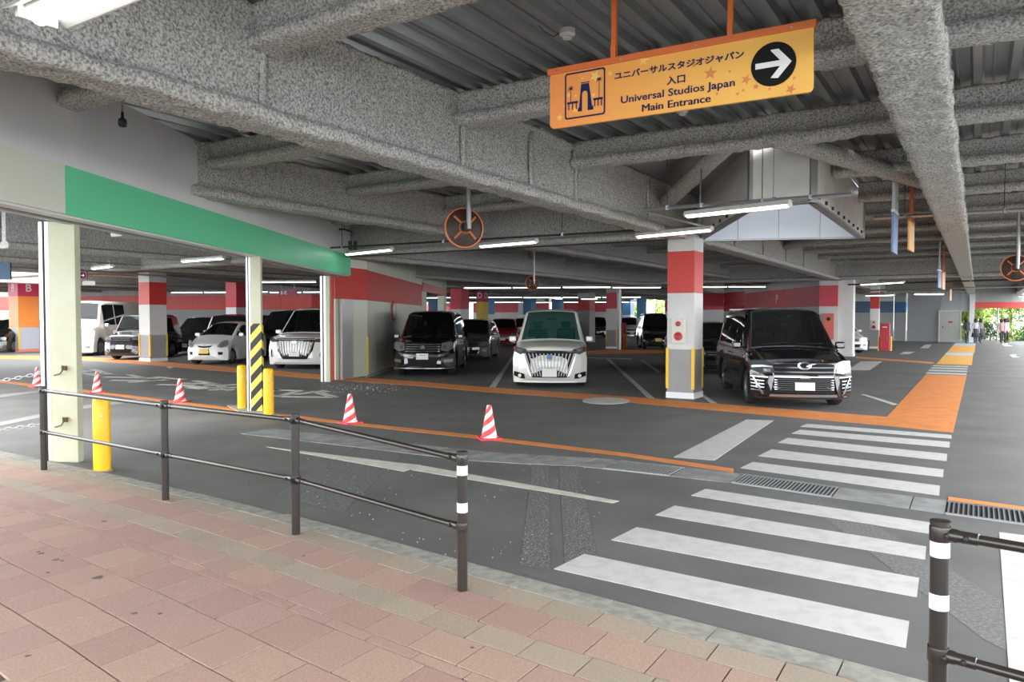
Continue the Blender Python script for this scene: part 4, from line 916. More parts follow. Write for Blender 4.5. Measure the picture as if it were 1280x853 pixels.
class Car:
    zm = None
    def __init__(s, name, loc, yaw, label, L, W, H, top, belt, pm, wr=.32, yf=.85, yr=3.7, fprof=((.2, .0), (.5, -.0), (1.0, .12)), bow=.22, tumble=.16, sill=.15, ws=(1.0, 1.7), win=None, glass=None, interior=True, rim=None, seat=None, bowp=3.2, bev=.06):
        s.W, s.H, s.L, s.hw = W, H, L, W / 2; s.top = top; s.belt = belt; s.fp = fprof; s.bow = bow; s.tb = tumble; s.sill = sill; s.wr = wr; s.ya = (yf, yr); s.bowp = bowp; s.ws = ws; s.bev = bev
        s.e = empty(name, (loc[0], loc[1], 0), yaw, label, 'car'); s.pm = pm
        glass = glass or GLASS; s.win = win
        ys = {0.0, .04, .1, .2, .35, .55, L, L - .04, L - .12, L - .25, L - .45}
        for y0 in s.ya:
            for k in range(9): ys.add(round(y0 + (wr + .065) * math.cos(PI * k / 8), 4))
        for q in top: ys.add(q[0])
        y = .7
        while y < L - .5: ys.add(round(y, 3)); y += .22
        cut = [ws[0] + .03, ws[1] - .02] + ([c for w_ in win for c in w_] if win else [])
        for c in cut: ys.add(round(c, 4))
        ys = sorted(y for y in ys if 0 <= y <= L); 
        yy = [ys[0]]
        for y in ys[1:]:
            if y - yy[-1] > .012 or round(y, 4) in [round(c, 4) for c in cut]: yy.append(y)
        ys = yy; NV = 13; vs = []
        for y in ys:
            R = [s.pt(y, v) for v in range(NV)]
            vs += R + [Vector((-q.x, q.y, q.z)) for q in R[-2::-1]]
        K = 2 * NV - 1; fs = []
        def inwin(ya, yb, k):
            v = k if k < NV - 1 else K - 2 - k
            m_ = (ya + yb) / 2
            if interior and ws[0] + .02 < m_ < ws[1] - .01 and v >= 9: return True
            if interior and win and v == 6 and any(a < m_ < b for a, b in win): return True
            return False
        for i in range(len(ys) - 1):
            for k in range(K - 1):
                if inwin(ys[i], ys[i + 1], k): continue
                fs.append((i * K + k, (i + 1) * K + k, (i + 1) * K + k + 1, i * K + k + 1))
        m = MB().add(vs, fs)
        # front and rear caps by shrinking rings
        for i, fr in ((0, True), (len(ys) - 1, False)):
            prev = vs[i * K:(i + 1) * K]; cz = sum(q.z for q in prev) / K
            for t in (.85, .6, .3, .02):
                cur = []
                for q in vs[i * K:(i + 1) * K]:
                    x, z = q.x * t, cz + (q.z - cz) * t; cur.append(Vector((x, s.fy(x, z) if fr else L - s.ry(x, z), z)))
                m.add(prev + cur, [((k, (k + 1) % K, K + (k + 1) % K, K + k) if fr else (k, K + k, K + (k + 1) % K, (k + 1) % K)) for k in range(K)]); prev = cur
        m.build('body', pm, s.e, smooth=True, angle=42)
        MB().box((0, L / 2, .42), (W - .5, L - .5, .5)).box((0, L / 2, .3), (W - .16, s.ya[1] - s.ya[0] - 2 * wr - .2, .22)).build('underbody', BLACK, s.e)
        # glass
        s.patch('windshield', ws[0] + .03, ws[1] - .02, 9.0, 12, glass, both=True, off=.004)
        if win:
            for i, (a, b) in enumerate(win):
                for sg in (1, -1): s.patch('side_window', a + .0, b - .0, 6.06, 6.95, glass if interior else GLASSD, sg=sg, off=.005)
                if i:
                    pass
        if not interior: pass
        t, rm, sp = wheel_parts(wr, .2); w0 = None
        for sg in (-1, 1):
            for ya in s.ya:
                if w0 is None:
                    w0 = t.build('wheel', TYRE, s.e, smooth=True, angle=40); q = rm.build('rim', rim or ALLOY, w0, smooth=True, angle=40); sp.build('spokes', rim or ALLOY, w0); w_ = w0
                else:
                    w_ = copy_tree(w0, s.e)
                w_.location = (sg * (s.hw - .13), ya, wr)
        if interior:
            sm = seat or SEAT
            MB().box((0, ws[0] + .25, belt - .06), (W - .3, .5, .12)).build('dashboard', BLACK, s.e)
            zc = belt - .1
            for sg in (-.36, .36):
                for y0 in (ws[1] + .35, ws[1] + 1.25):
                    b = MB().box((sg, y0, zc + .12), (.46, .12, .55)).box((sg, y0 + .02, zc + .50), (.24, .10, .16)); b.build('seat', sm, s.e, bevel=.04)
            MB().lathe([(.17, -.012), (.19, 0), (.17, .012), (.16, 0)], 20, frame((-.36, ws[1] - .15, belt + .05), (1, 0, 0), (0, .35, .94), (0, -.94, .35)), closed=True).box((-.36, ws[1] - .14, belt + .05), (.32, .02, .03)).build('steering_wheel', BLACK, s.e, smooth=True)
            MB().box((0, ws[1] + .05, H - .24), (.2, .03, .06)).build('rear_view_mirror', BLACK, s.e)
        for sg in (-1, 1):
            q = s.pt(ws[0] + .32, 6); h = MB(); h.box((sg * (q.x + .11), q.y - .02, belt + .06), (.17, .10, .13)); mo = h.build('door_mirror', pm, s.e, bevel=.03)
            MB().box((sg * (q.x + .02), q.y, belt + .02), (.14, .06, .04)).build('mirror_arm', BLACK, mo); MB().box((sg * (q.x + .12), q.y + .035, belt + .06), (.14, .012, .10)).build('mirror_glass', CHROME, mo)
            for y in (ws[0] + .42, ws[1] + .72, ws[1] + 1.85):
                if y < s.ya[1] - .1 or y < s.ya[1] + .3 and y < L - 1: s.strip(y, 1.5, 6.9, sg)
            for y in (ws[1] + .5, ws[1] + .95):
                if y < L - .8: q = s.pt(y, 5); MB().box((sg * (q.x + .018), y, belt - .13), (.03, .17, .03)).build('door_handle', pm, s.e, bevel=.008)
        for x0, x1 in ((-.62, -.05), (.1, .66)):
            a, b = s.surf(x0 * s.hw, ws[0] + .05), s.surf(x1 * s.hw, ws[0] + .07); MB().tube([a + Vector((0, -.012, .015)), b + Vector((0, -.012, .02))], .007, 5).build('wiper', BLACK, s.e)
    def fy(s, x, z): return s.bow * (min(1, abs(x) / s.hw)) ** s.bowp + lin(s.fp, z)
    def ry(s, x, z): return .12 * (min(1, abs(x) / s.hw)) ** 3 + .08 * max(0, (z - 1.0))
    def pt(s, y, v):
        i = int(v)
        if i != v: 
            a, b = s.pt(y, i), s.pt(y, i + 1); return a.lerp(b, v - i)
        t = lin(s.top, y); be = min(s.belt, t - .07); w = s.hw
        g = max(0, (t - s.belt) / (s.H - s.belt)); wt = w - .05 - s.tb * g - (.05 if g <= 0 else 0)
        zl = s.sill
        for y0 in s.ya:
            d = abs(y - y0); R = s.wr + .065
            if d < R: zl = max(zl, s.wr + math.sqrt(R * R - d * d))
        A = [(w - .16, zl + .01), (w - .04, zl), (w - .008, zl + .03), (w, max(zl + .05, .42)), (w + .004, max(zl + .06, .65 if be > .75 else be - .1)), (w - .006, be - .10), (w - .03, be), (wt + .005, t - s.bev * 1.6), (wt - .025, t - s.bev * .7), (wt - .085, t - .012), (wt * .75, t), (wt * .4, t + .018), (0, t + .024)]
        x, z = A[i]
        if z > t + .024: z = t
        yo = y
        if y < .7: yo = y + s.fy(x, z) * (1 - y / .7)
        if y > s.L - .5: yo = y - s.ry(x, z) * (1 - (s.L - y) / .5)
        return Vector((x, yo, z))
    def surf(s, x, y):
        for v in range(12, 6, -1):
            a, b = s.pt(y, v), s.pt(y, v - 1)
            if a.x <= abs(x) <= b.x: q = a.lerp(b, (abs(x) - a.x) / max(1e-6, b.x - a.x)); return Vector((x, q.y, q.z))
        q = s.pt(y, 6); return Vector((x, q.y, q.z))
    def nrm(s, y, v):
        e = .02; a = s.pt(min(y + e, s.L), v) - s.pt(max(y - e, 0), v); b = s.pt(y, min(v + .05, 12)) - s.pt(y, max(v - .05, 0)); n = b.cross(a) * -1
        if n.length < 1e-9: return Vector((0, 0, 1))
        n.normalize()
        if n.x < -.01 and v < 9: n = -n
        if v >= 9 and n.z < 0: n = -n
        return n
    def patch(s, name, y0, y1, v0, v1, m, both=False, sg=1, off=.005, par=None, ny=8, y0b=None, y1b=None):
        nv = 6; g = []
        vv = [v0 + (v1 - v0) * j / nv for j in range(nv + 1)]
        if both: cols = [(v, 1) for v in vv] + [(v, -1) for v in vv[-2::-1]]
        else: cols = [(v, sg) for v in vv]
        for i in range(ny + 1):
            for v, q in cols:
                f = (v - v0) / (v1 - v0) if v1 > v0 else 0
                a = y0 + ((y0b - y0) * f if y0b is not None else 0); b = y1 + ((y1b - y1) * f if y1b is not None else 0)
                y = a + (b - a) * i / ny; p_ = s.pt(y, v) + s.nrm(y, v) * off; g.append(Vector((p_.x * q, p_.y, p_.z)))
        K = len(cols)
        return MB().add(g, [(i * K + k, (i + 1) * K + k, (i + 1) * K + k + 1, i * K + k + 1) for i in range(ny) for k in range(K - 1)]).build(name, m, par or s.e, smooth=True)
    def strip(s, y, v0, v1, sg): s.patch('door_seam', y - .005, y + .005, v0, v1, BLACK, sg=sg, off=.0025, ny=1)
    def face(s, name, poly, m, th=.015, mirror=True, par=None, label=None, base=None):
        if s.zm and not getattr(s, '_z', 0):
            s._z = 1; o = s.face(name, [(x, lin(s.zm, z)) for x, z in poly], m, th, mirror, par, label); s._z = 0; return o
        if mirror:
            s.face(name, [(-x, z) for x, z in poly[::-1]], m, th, False, par, label)
        mb = MB()
        for sg in (1,):
            pl = [(x * sg, z) for x, z in poly]
            xs = [q[0] for q in pl]; x0, x1 = min(xs), max(xs); k = max(1, int((x1 - x0) / .05)); 
            for j in range(k):
                a, b = x0 + (x1 - x0) * j / k, x0 + (x1 - x0) * (j + 1) / k; q = clip(clip(pl, a, 1), b, -1)
                if len(q) < 3: continue
                o = len(mb.v); mb.v += [(x, s.fy(x, z) - th, z) for x, z in q]; t = tessellate_polygon([[Vector((x, z, 0)) for x, z in q]]); mb.f += [tuple(i + o for i in tt) for tt in t]; mb.m += [0] * len(t)
            n = len(pl)
            for i in range(n):
                A, B = pl[i], pl[(i + 1) % n]; kk = max(1, int(abs(A[0] - B[0]) / .05))
                for j in range(kk):
                    p0 = (A[0] + (B[0] - A[0]) * j / kk, A[1] + (B[1] - A[1]) * j / kk); p1 = (A[0] + (B[0] - A[0]) * (j + 1) / kk, A[1] + (B[1] - A[1]) * (j + 1) / kk)
                    mb.add([(p0[0], s.fy(*p0) - th, p0[1]), (p1[0], s.fy(*p1) - th, p1[1]), (p1[0], s.fy(*p1) + .01, p1[1]), (p0[0], s.fy(*p0) + .01, p0[1])], [(0, 1, 2, 3)])
        o = mb.build(name, m, par or s.e)
        if label: o['label'] = label
        return o
    def plate(s, z, m=None, x=0, w=.33, h=.165):
        o = s.face('number_plate', [(x - w / 2, z - h / 2), (x + w / 2, z - h / 2), (x + w / 2, z + h / 2), (x - w / 2, z + h / 2)], m or PLATE, .045, False)
        y = s.fy(x, z) - .046; mb = MB(); mb.box((x, y, z + .035), (w * .5, .003, .018)).build('plate_line', mat('plate_dark', (.35, .36, .36), .6), o)
def clip(pl, c, sg):
    out = []; n = len(pl)
    for i in range(n):
        a, b = pl[i], pl[(i + 1) % n]; da, db = (a[0] - c) * sg, (b[0] - c) * sg
        if da >= 0: out.append(a)
        if (da > 0 and db < 0) or (da < 0 and db > 0): t = da / (da - db); out.append((c, a[1] + (b[1] - a[1]) * t))
    return out
def bars(s, n, x0, x1, z0, z1, m, th=.03, hb=.018, name='grille_bar', taper=0, vert=False, slant=0, w=.03):
    for i in range(n):
        t = i / (n - 1) if n > 1 else .5
        if vert:
            x = x0 + (x1 - x0) * t; xb = x * (1 - taper)
            s.face(name, [(x - w / 2, z1), (xb - w / 2, z0), (xb + w / 2, z0), (x + w / 2, z1)], m, th, False)
        else:
            z = z0 + (z1 - z0) * t; k = 1 - taper * (1 - t)
            s.face(name, [(-x1 * k, z - hb / 2), (x1 * k, z - hb / 2), (x1 * k, z + hb / 2), (-x1 * k, z + hb / 2)], m, th, False)
BLK = paint('black', (.006, .006, .007), .12); WHT = paint('white', (.78, .78, .75), .3); PEARL = paint('pearl_white', (.74, .74, .68), .3)
GRYP = paint('gunmetal', (.09, .09, .09), .25); REDP = paint('red', (.50, .01, .03), .2); SLV = paint('silver', (.55, .55, .54), .3); BEIP = paint('warm_white', (.72, .68, .60), .3); NVY = paint('near_black', (.012, .012, .016), .15)
VT = lambda H, c=.92, L=4.7, h0=.88, w0=.85, w1=1.72: [(0, h0 - .04), (.06, h0), (.45, h0 + .08), (w0, c + .06), (w1, H - .05), (w1 + .35, H - .01), (2.6, H), (L - .5, H - .03), (L - .12, H - .10), (L, H - .28)]
VW = lambda a, L: [(a, a + .32), (a + .42, a + 1.05), (a + 1.13, a + 2.1), (a + 2.18, L - .35)]

# --- glossy black minivan, front right
c = Car('minivan', (5.12, 12.9), math.radians(-7.5), 'glossy black minivan with large chrome-edged lower grille parked beside the orange walkway', 4.70, 1.735, 1.80, VT(1.80, .98, 4.7, .86, .95, 1.72), 1.03, BLK, wr=.32, yf=.88, yr=3.73,
        fprof=((.2, .03), (.32, 0), (.6, .02), (.8, .05), (1.0, .16)), bow=.30, ws=(.95, 1.72), win=VW(1.30, 4.7), seat=SEAT, sill=.20)
GR = mat('grille_black', (.010, .010, .011), .6, spec=.15)
c.zm = [(.2, .17), (.345, .26), (.70, .555), (.76, .60), (.90, .785), (.955, .85), (1.1, 1.0)]
c.face('upper_grille', [(-.52, .90), (-.50, .76), (.50, .76), (.52, .90)], GR, .008, False); bars(c, 2, 0, .50, .80, .86, mat('gloss_grey_bar', (.06, .06, .065), .15, .5), .02, .02)
c.face('hood_trim', [(-.62, .935), (-.5, .905), (.5, .905), (.62, .935), (.5, .925), (-.5, .925)], CHROME, .02, False)
c.face('headlight', [(.50, .79), (.52, .92), (.70, .955), (.855, .95), (.86, .82), (.70, .77)], LENSD, .014)
c.face('headlight_blade', [(.53, .855), (.70, .865), (.85, .85), (.85, .875), (.70, .89), (.53, .88)], CHROME, .02)
c.face('lens', [(.56, .80), (.67, .80), (.68, .84), (.56, .84)], LENS, .022)
c.face('lower_grille', [(-.50, .70), (-.56, .36), (.56, .36), (.50, .70)], GR, .006, False)
bars(c, 7, 0, .50, .40, .66, mat('grille_slat', (.03, .03, .03), .3), .015, .012)
c.face('lower_grille_frame', [(-.52, .705), (.52, .705), (.52, .73), (-.52, .73)], CHROME, .02, False)
c.face('bumper_chrome', [(-.58, .27), (.58, .27), (.56, .345), (-.56, .345)], mat('satin_chrome', (.40, .41, .42), .38, .9), .02, False)
c.face('bumper_wing', [(.505, .735), (.585, .735), (.66, .30), (.60, .27), (.565, .36)], BLK, .03)
c.face('fog_panel', [(.60, .70), (.86, .70), (.86, .36), (.68, .33)], GR, .004)
for z in (.40, .47, .54, .61): c.face('fog_slat', [(.66, z), (.86, z + .015), (.86, z + .035), (.66, z + .02)], CHROME, .014)
c.face('fog_bracket', [(.60, .715), (.87, .725), (.87, .70), (.645, .69), (.60, .69)], CHROME, .024); c.face('fog_bracket', [(.815, .70), (.845, .70), (.70, .33), (.66, .31)], CHROME, .026)
c.face('fog_lamp', [(.72, .46), (.79, .47), (.79, .53), (.72, .52)], LENS, .02)
for z in (.45, .50, .55, .60, .65): c.face('intake_tooth', [(.44, z), (.50, z + .012), (.50, z - .008)], CHROME, .022)
c.face('badge', [(.12 * math.cos(t * PI / 8), .89 + .055 * math.sin(t * PI / 8)) for t in range(16)], CHROME, .028, False); c.face('badge_centre', [(.075 * math.cos(t * PI / 8), .89 + .032 * math.sin(t * PI / 8)) for t in range(16)], GR, .032, False)
c.face('badge_mark', [(.02, .875), (.06, .87), (.12, .90), (.20, .91), (.12, .915), (.05, .89)], CHROME, .036, False)
c.plate(.52); c.face('bumper_lip', [(-.84, .215), (.84, .215), (.80, .265), (-.80, .265)], BLK, .03, False)
for sg in (-1, 1):
    c.patch('window_trim', 1.35, 4.3, 6.0, 6.06, CHROME, sg=sg, off=.008); c.patch('sill_trim', 1.5, 3.2, 2.2, 2.5, CHROME, sg=sg, off=.006); c.patch('rain_visor', 1.75, 4.1, 6.9, 7.05, BLK, sg=sg, off=.03)
MB().box((0, 4.55, 1.80), (1.2, .3, .03)).build('rear_spoiler', BLK, c.e)
# --- white minivan with the tall chrome grille
c = Car('minivan', (.85, 16.75), math.radians(-4.5), 'white minivan with tall chrome-barred grille in the centre, green-tinted windshield', 4.69, 1.695, 1.82, VT(1.82, 1.0, 4.69, .94, .92, 1.62), 1.04, PEARL, wr=.32, yf=.86, yr=3.71, fprof=((.2, .03), (.3, 0), (.6, .015), (.85, .05), (1.05, .15)), bow=.24, ws=(.92, 1.62), win=VW(1.24, 4.69),
        glass=mat('green_tinted_glass', (.012, .06, .052), .03, alpha=.8, spec=.25))
c.zm = [(.2, .13), (.33, .25), (.84, .83), (1.0, .95)]
c.face('grille', [(-.60, .84), (-.58, .80), (-.40, .33), (.40, .33), (.58, .80), (.60, .84)], GR, .006, False)
for i in range(14):
    t = (i - 6.5) / 6.5; c.face('grille_bar', [(t * .56 - .014, .81), (t * .38 - .010, .36), (t * .38 + .010, .36), (t * .56 + .014, .81)], mat('bar_chrome', (.36, .36, .36), .45, .5), .03, False)
c.face('grille_crown', [(-.66, .865), (-.1, .835), (.1, .835), (.66, .865), (.6, .885), (-.6, .885)], CHROME, .025, False)
c.face('grille_side', [(.585, .80), (.625, .80), (.44, .33), (.40, .33)], CHROME, .02)
c.face('headlight', [(.50, .83), (.54, .93), (.78, 1.0), (.84, .98), (.83, .86), (.68, .79)], LENSD, .014); c.face('lens', [(.58, .85), (.72, .86), (.75, .94), (.58, .90)], LENS, .022); c.face('indicator', [(.78, .90), (.835, .92), (.835, .97), (.78, .975)], mat('tail_red', (.4, .02, .02), .2), .02)
c.face('fog_panel', [(.58, .40), (.82, .45), (.83, .36), (.66, .30), (.56, .30)], GR, .006); c.face('fog_lamp', [(.685 + .04 * math.cos(t * PI / 6), .365 + .035 * math.sin(t * PI / 6)) for t in range(12)], mat('lit_fog_lamp', (.9, .9, .88), .2), .02)
c.face('bumper_lip', [(-.83, .205), (.83, .205), (.83, .25), (-.83, .25)], PEARL, .02, False)
c.face('badge', [(.065 * math.cos(t * PI / 8), .74 + .05 * math.sin(t * PI / 8)) for t in range(16)], mat('badge_blue', (.10, .22, .50), .2), .04, False)
c.plate(.43); MB().box((-.48, 1.12, 1.12), (.2, .005, .07)).build('sticker', SIGNW, c.e)
# --- black minivan by the cream wall
c = Car('minivan', (-2.46, 20.25), math.radians(-1.8), 'black minivan with horizontal chrome grille bars beside the cream wall', 4.69, 1.70, 1.815, VT(1.815, .98, 4.69, .92, .9, 1.6), 1.02, BLK, wr=.32, yf=.86, yr=3.71, bow=.26, ws=(.9, 1.6), win=VW(1.22, 4.69))
c.face('grille', [(-.50, .90), (-.46, .66), (.46, .66), (.50, .90)], GR, .006, False); bars(c, 4, 0, .47, .69, .88, mat('dark_chrome', (.45, .45, .46), .15, 1), .025, .022)
c.face('headlight', [(.50, .72), (.52, .92), (.78, .95), (.84, .90), (.83, .76), (.66, .68)], LENS, .014); c.face('lens', [(.56, .76), (.64, .75), (.64, .85), (.56, .86)], LENSD, .02)
c.face('chrome_wing', [(-.70, .66), (-.42, .60), (-.3, .60), (.3, .60), (.42, .60), (.70, .66), (.6, .56), (.42, .53), (-.42, .53), (-.6, .56)], CHROME, .02, False)
c.face('lower_grille', [(-.42, .5), (-.38, .28), (.38, .28), (.42, .5)], GR, .006, False); c.face('fog_lamp', [(.60, .46), (.82, .48), (.82, .40), (.60, .38)], CHROME, .016)
c.face('badge', [(.07 * math.cos(t * PI / 8), .80 + .055 * math.sin(t * PI / 8)) for t in range(16)], CHROME, .035, False); c.plate(.55); MB().box((-.12, 1.4, 1.45), (.08, .02, .16)).build('hanging_charm', mat('pale_charm', (.35, .5, .3), .7), c.e)
c.face('bumper_edge', [(-.84, .21), (.84, .21), (.84, .235), (-.84, .235)], CHROME, .02, False)
# --- white minivan with bracket chrome behind the striped post
c = Car('minivan', (-6.75, 22.9), math.radians(-4), 'white minivan with toothed dark chrome grille behind the striped post', 4.95, 1.85, 1.93, VT(1.93, 1.05, 4.95, 1.0, 1.0, 1.85), 1.1, WHT, wr=.35, yf=.9, yr=3.9, bow=.30, ws=(1.0, 1.85), win=VW(1.36, 4.95), fprof=((.2, .03), (.3, 0), (.6, .0), (.9, .05), (1.1, .16)))
c.face('grille', [(-.62, .93), (-.56, .60), (-.38, .33), (.38, .33), (.56, .60), (.62, .93)], GR, .006, False)
for i in range(13):
    t = (i - 6) / 6; c.face('grille_tooth', [(t * .56 - .016, .88 - .03 * (i % 2)), (t * .44 - .004, .42), (t * .44 + .004, .42), (t * .56 + .016, .88)], MATS['bar_chrome'], .03, False)
c.face('headlight', [(.60, .86), (.60, .94), (.90, 1.0), (.91, .93), (.78, .85)], LENSD, .014); c.face('headlight_strip', [(.62, .89), (.80, .90), (.80, .925), (.62, .915)], CHROME, .022)
c.face('grille_crown', [(-.62, .945), (.62, .945), (.60, .975), (-.60, .975)], CHROME, .025, False); c.face('cheek_slot', [(.74, .42), (.80, .42), (.85, .72), (.80, .76), (.78, .74), (.80, .70)], CHROME, .02); c.face('fog_lamp', [(.76, .40), (.80, .38), (.83, .62), (.79, .62)], GR, .024)
c.face('badge', [(.08 * math.cos(t * PI / 8), .86 + .05 * math.sin(t * PI / 8)) for t in range(16)], CHROME, .045, False); c.plate(.50)
# --- white hatchback
HB = lambda H, L, h0=.72, c=.92, w0=.78, w1=1.62: [(0, h0 - .05), (.06, h0), (.3, h0 + .09), (w0, c + .06), (w1, H - .05), (w1 + .3, H - .01), (2.3, H), (L - .6, H - .05), (L - .15, H - .25), (L, H - .5)]
c = Car('hatchback', (-10.55, 25.3), math.radians(-6), 'small white hatchback with rounded headlights left of the striped post', 3.4, 1.475, 1.47, HB(1.47, 3.4), .96, WHT, wr=.28, yf=.62, yr=2.9, bow=.26, bowp=2.6, tumble=.17, ws=(.78, 1.62), win=[(1.06, 1.32), (1.4, 2.15), (2.22, 2.85)], seat=SEATL)
c.face('headlight', [(.42, .62), (.50, .76), (.62, .84), (.71, .84), (.72, .72), (.66, .62), (.55, .58)], LENS, .014); c.face('lens', [(.57 + .06 * math.cos(t * PI / 6), .70 + .06 * math.sin(t * PI / 6)) for t in range(12)], mat('lamp_reflector', (.25, .25, .25), .1, .6), .022)
c.face('grille', [(-.28, .67), (-.20, .60), (0, .58), (.20, .60), (.28, .67), (0, .655)], GR, .012, False); c.face('grille_bar', [(-.30, .69), (0, .66), (.30, .69), (.28, .66), (0, .635), (-.28, .66)], CHROME, .02, False)
c.face('badge', [(.05 * math.cos(t * PI / 6), .665 + .03 * math.sin(t * PI / 6)) for t in range(12)], CHROME, .03, False)
c.face('lower_intake', [(-.2, .42), (-.2, .33), (.2, .33), (.2, .42)], GR, .008, False); c.face('side_intake', [(.45, .44), (.60, .44), (.58, .34), (.47, .34)], GR, .008); c.plate(.47, PLATEY)
# --- dim cars
def simple(name, X_, Y_, yaw, label, L, W, H, pm, kind='van', plate=PLATE, lens=LENS, belt=None, wr=.31):
    top = VT(H, H * .56, L, H * .5, .75, 1.45) if kind == 'van' else (HB(H, L, .74, .92, .95, 1.75) if kind == 'hatch' else [(0, H * .5), (.06, H * .53), (.5, H * .58), (.75, H * .62), (1.05, H - .05), (1.4, H), (L - .4, H), (L - .1, H - .06), (L, H - .2)])
    wsr = (.75, 1.45) if kind == 'van' else ((.95, 1.75) if kind == 'hatch' else (.75, 1.05))
    b = belt or (H * .57 if kind != 'hatch' else .95)
    c = Car(name, (X_, Y_), math.radians(yaw), label, L, W, H, top, b, pm, wr=wr, yf=.78, yr=L - .85, bow=.2, tumble=.13, ws=wsr, win=[(wsr[0] + .3, wsr[0] + .6), (wsr[1] + .05, wsr[1] + .85), (wsr[1] + .92, min(L - .4, wsr[1] + 1.7))], interior=False, glass=GLASSD)
    h = top[1][1]; w = W / 2
    c.face('headlight', [(w * .55, h - .16), (w * .58, h - .04), (w * .9, h - .01), (w * .98, h - .05), (w * .96, h - .16)], lens, .014)
    c.face('grille', [(-w * .5, h - .06), (-w * .48, h - .2), (w * .48, h - .2), (w * .5, h - .06)], GR, .008, False); bars(c, 2, 0, w * .48, h - .16, h - .09, CHROME, .02, .02)
    c.face('lower_intake', [(-w * .6, .42), (-w * .5, .28), (w * .5, .28), (w * .6, .42)], GR, .008, False); c.face('fog_lamp', [(w * .72, .34), (w * .88, .34), (w * .88, .42), (w * .72, .42)], LENS, .014)
    c.plate(.42 if kind != 'box' else .5, plate); return c
u2 = lambda px_, Y_: (px_ - 640) / F * Y_
simple('kei_wagon', u2(150, 28.2), 28.2, -3, 'black boxy kei wagon with chrome grille left of the red and grey column', 3.4, 1.475, 1.75, paint('plum_black', (.02, .012, .014), .15), 'box')
simple('passenger_van', -18.6, 31.0, -2, 'tall white high-roof passenger van behind the broad cream post', 5.3, 1.88, 2.35, BEIP, 'box', wr=.36, belt=1.25)
simple('sport_utility_car', -11.75, 29.5, -3, 'dark sport utility car behind the small white hatchback', 4.6, 1.83, 1.75, NVY, 'box')
simple('estate_car', u2(216, 31), 32, -2, 'dark car half hidden behind the left red and grey column', 4.5, 1.8, 1.65, BLK, 'hatch')
simple('minivan', u2(344, 28.6), 28.6, -2, 'black minivan mostly hidden behind the white minivan and striped post', 4.7, 1.8, 1.92, BLK)
simple('hatchback', -1.75, 27.6, -5, 'dark gunmetal car parked nose-out behind the black minivan', 4.3, 1.75, 1.56, GRYP, 'hatch')
simple('hatchback', u2(628, 42), 42, -2, 'red hatchback deep in the garage between two minivans', 4.0, 1.70, 1.58, REDP, 'hatch')
simple('hatchback', u2(655, 48), 48, -2, 'pale silver car right behind the red hatchback', 4.0, 1.70, 1.6, SLV, 'hatch')
simple('sedan', 5.9, 20.6, -2, 'low black car in the shade between the front column and the glossy black minivan', 4.6, 1.78, 1.48, BLK, 'hatch')
simple('kei_van', u2(823, 37.5), 37.5, -3, 'black boxy kei van with yellow plate left of the front column', 3.4, 1.475, 1.85, BLK, 'box', PLATEY)
simple('crossover_car', 15.3, 33.5, -2, 'silver crossover car beyond the white column, right of the glossy black minivan', 4.6, 1.8, 1.72, SLV, 'hatch')
simple('hatchback', -24.4, 34.2, 0, 'black car cut by the left edge beside the orange wrapped column', 4.3, 1.75, 1.55, BLK, 'hatch')
simple('hatchback', u2(790, 62), 62, -2, 'white car far back right of the tall red fire box', 4.4, 1.8, 1.7, WHT, 'hatch')
simple('hatchback', u2(748, 62), 62, -2, 'black car far back left of the far red and grey column', 4.4, 1.8, 1.7, BLK, 'hatch')

for i_, (pa, pb) in enumerate(((-75, -57), (-56, -45.8), (-45.2, -36), (-34.5, -27), (-24, -13))): wallrun('wall_far_end_%d' % (i_ + 1), [tuple(SP(64, pa)[:2]), tuple(SP(64, pb)[:2])], [(0, 2.2, GREYL, 'wall_panel'), (2.2, 3.1, PINKRED, 'red_panel'), (3.1, 4.1, GREYD, 'upper_panel')], ['leftmost', 'second', 'middle', 'fourth', 'rightmost'][i_] + ' dim end wall section at the very back of the garage')
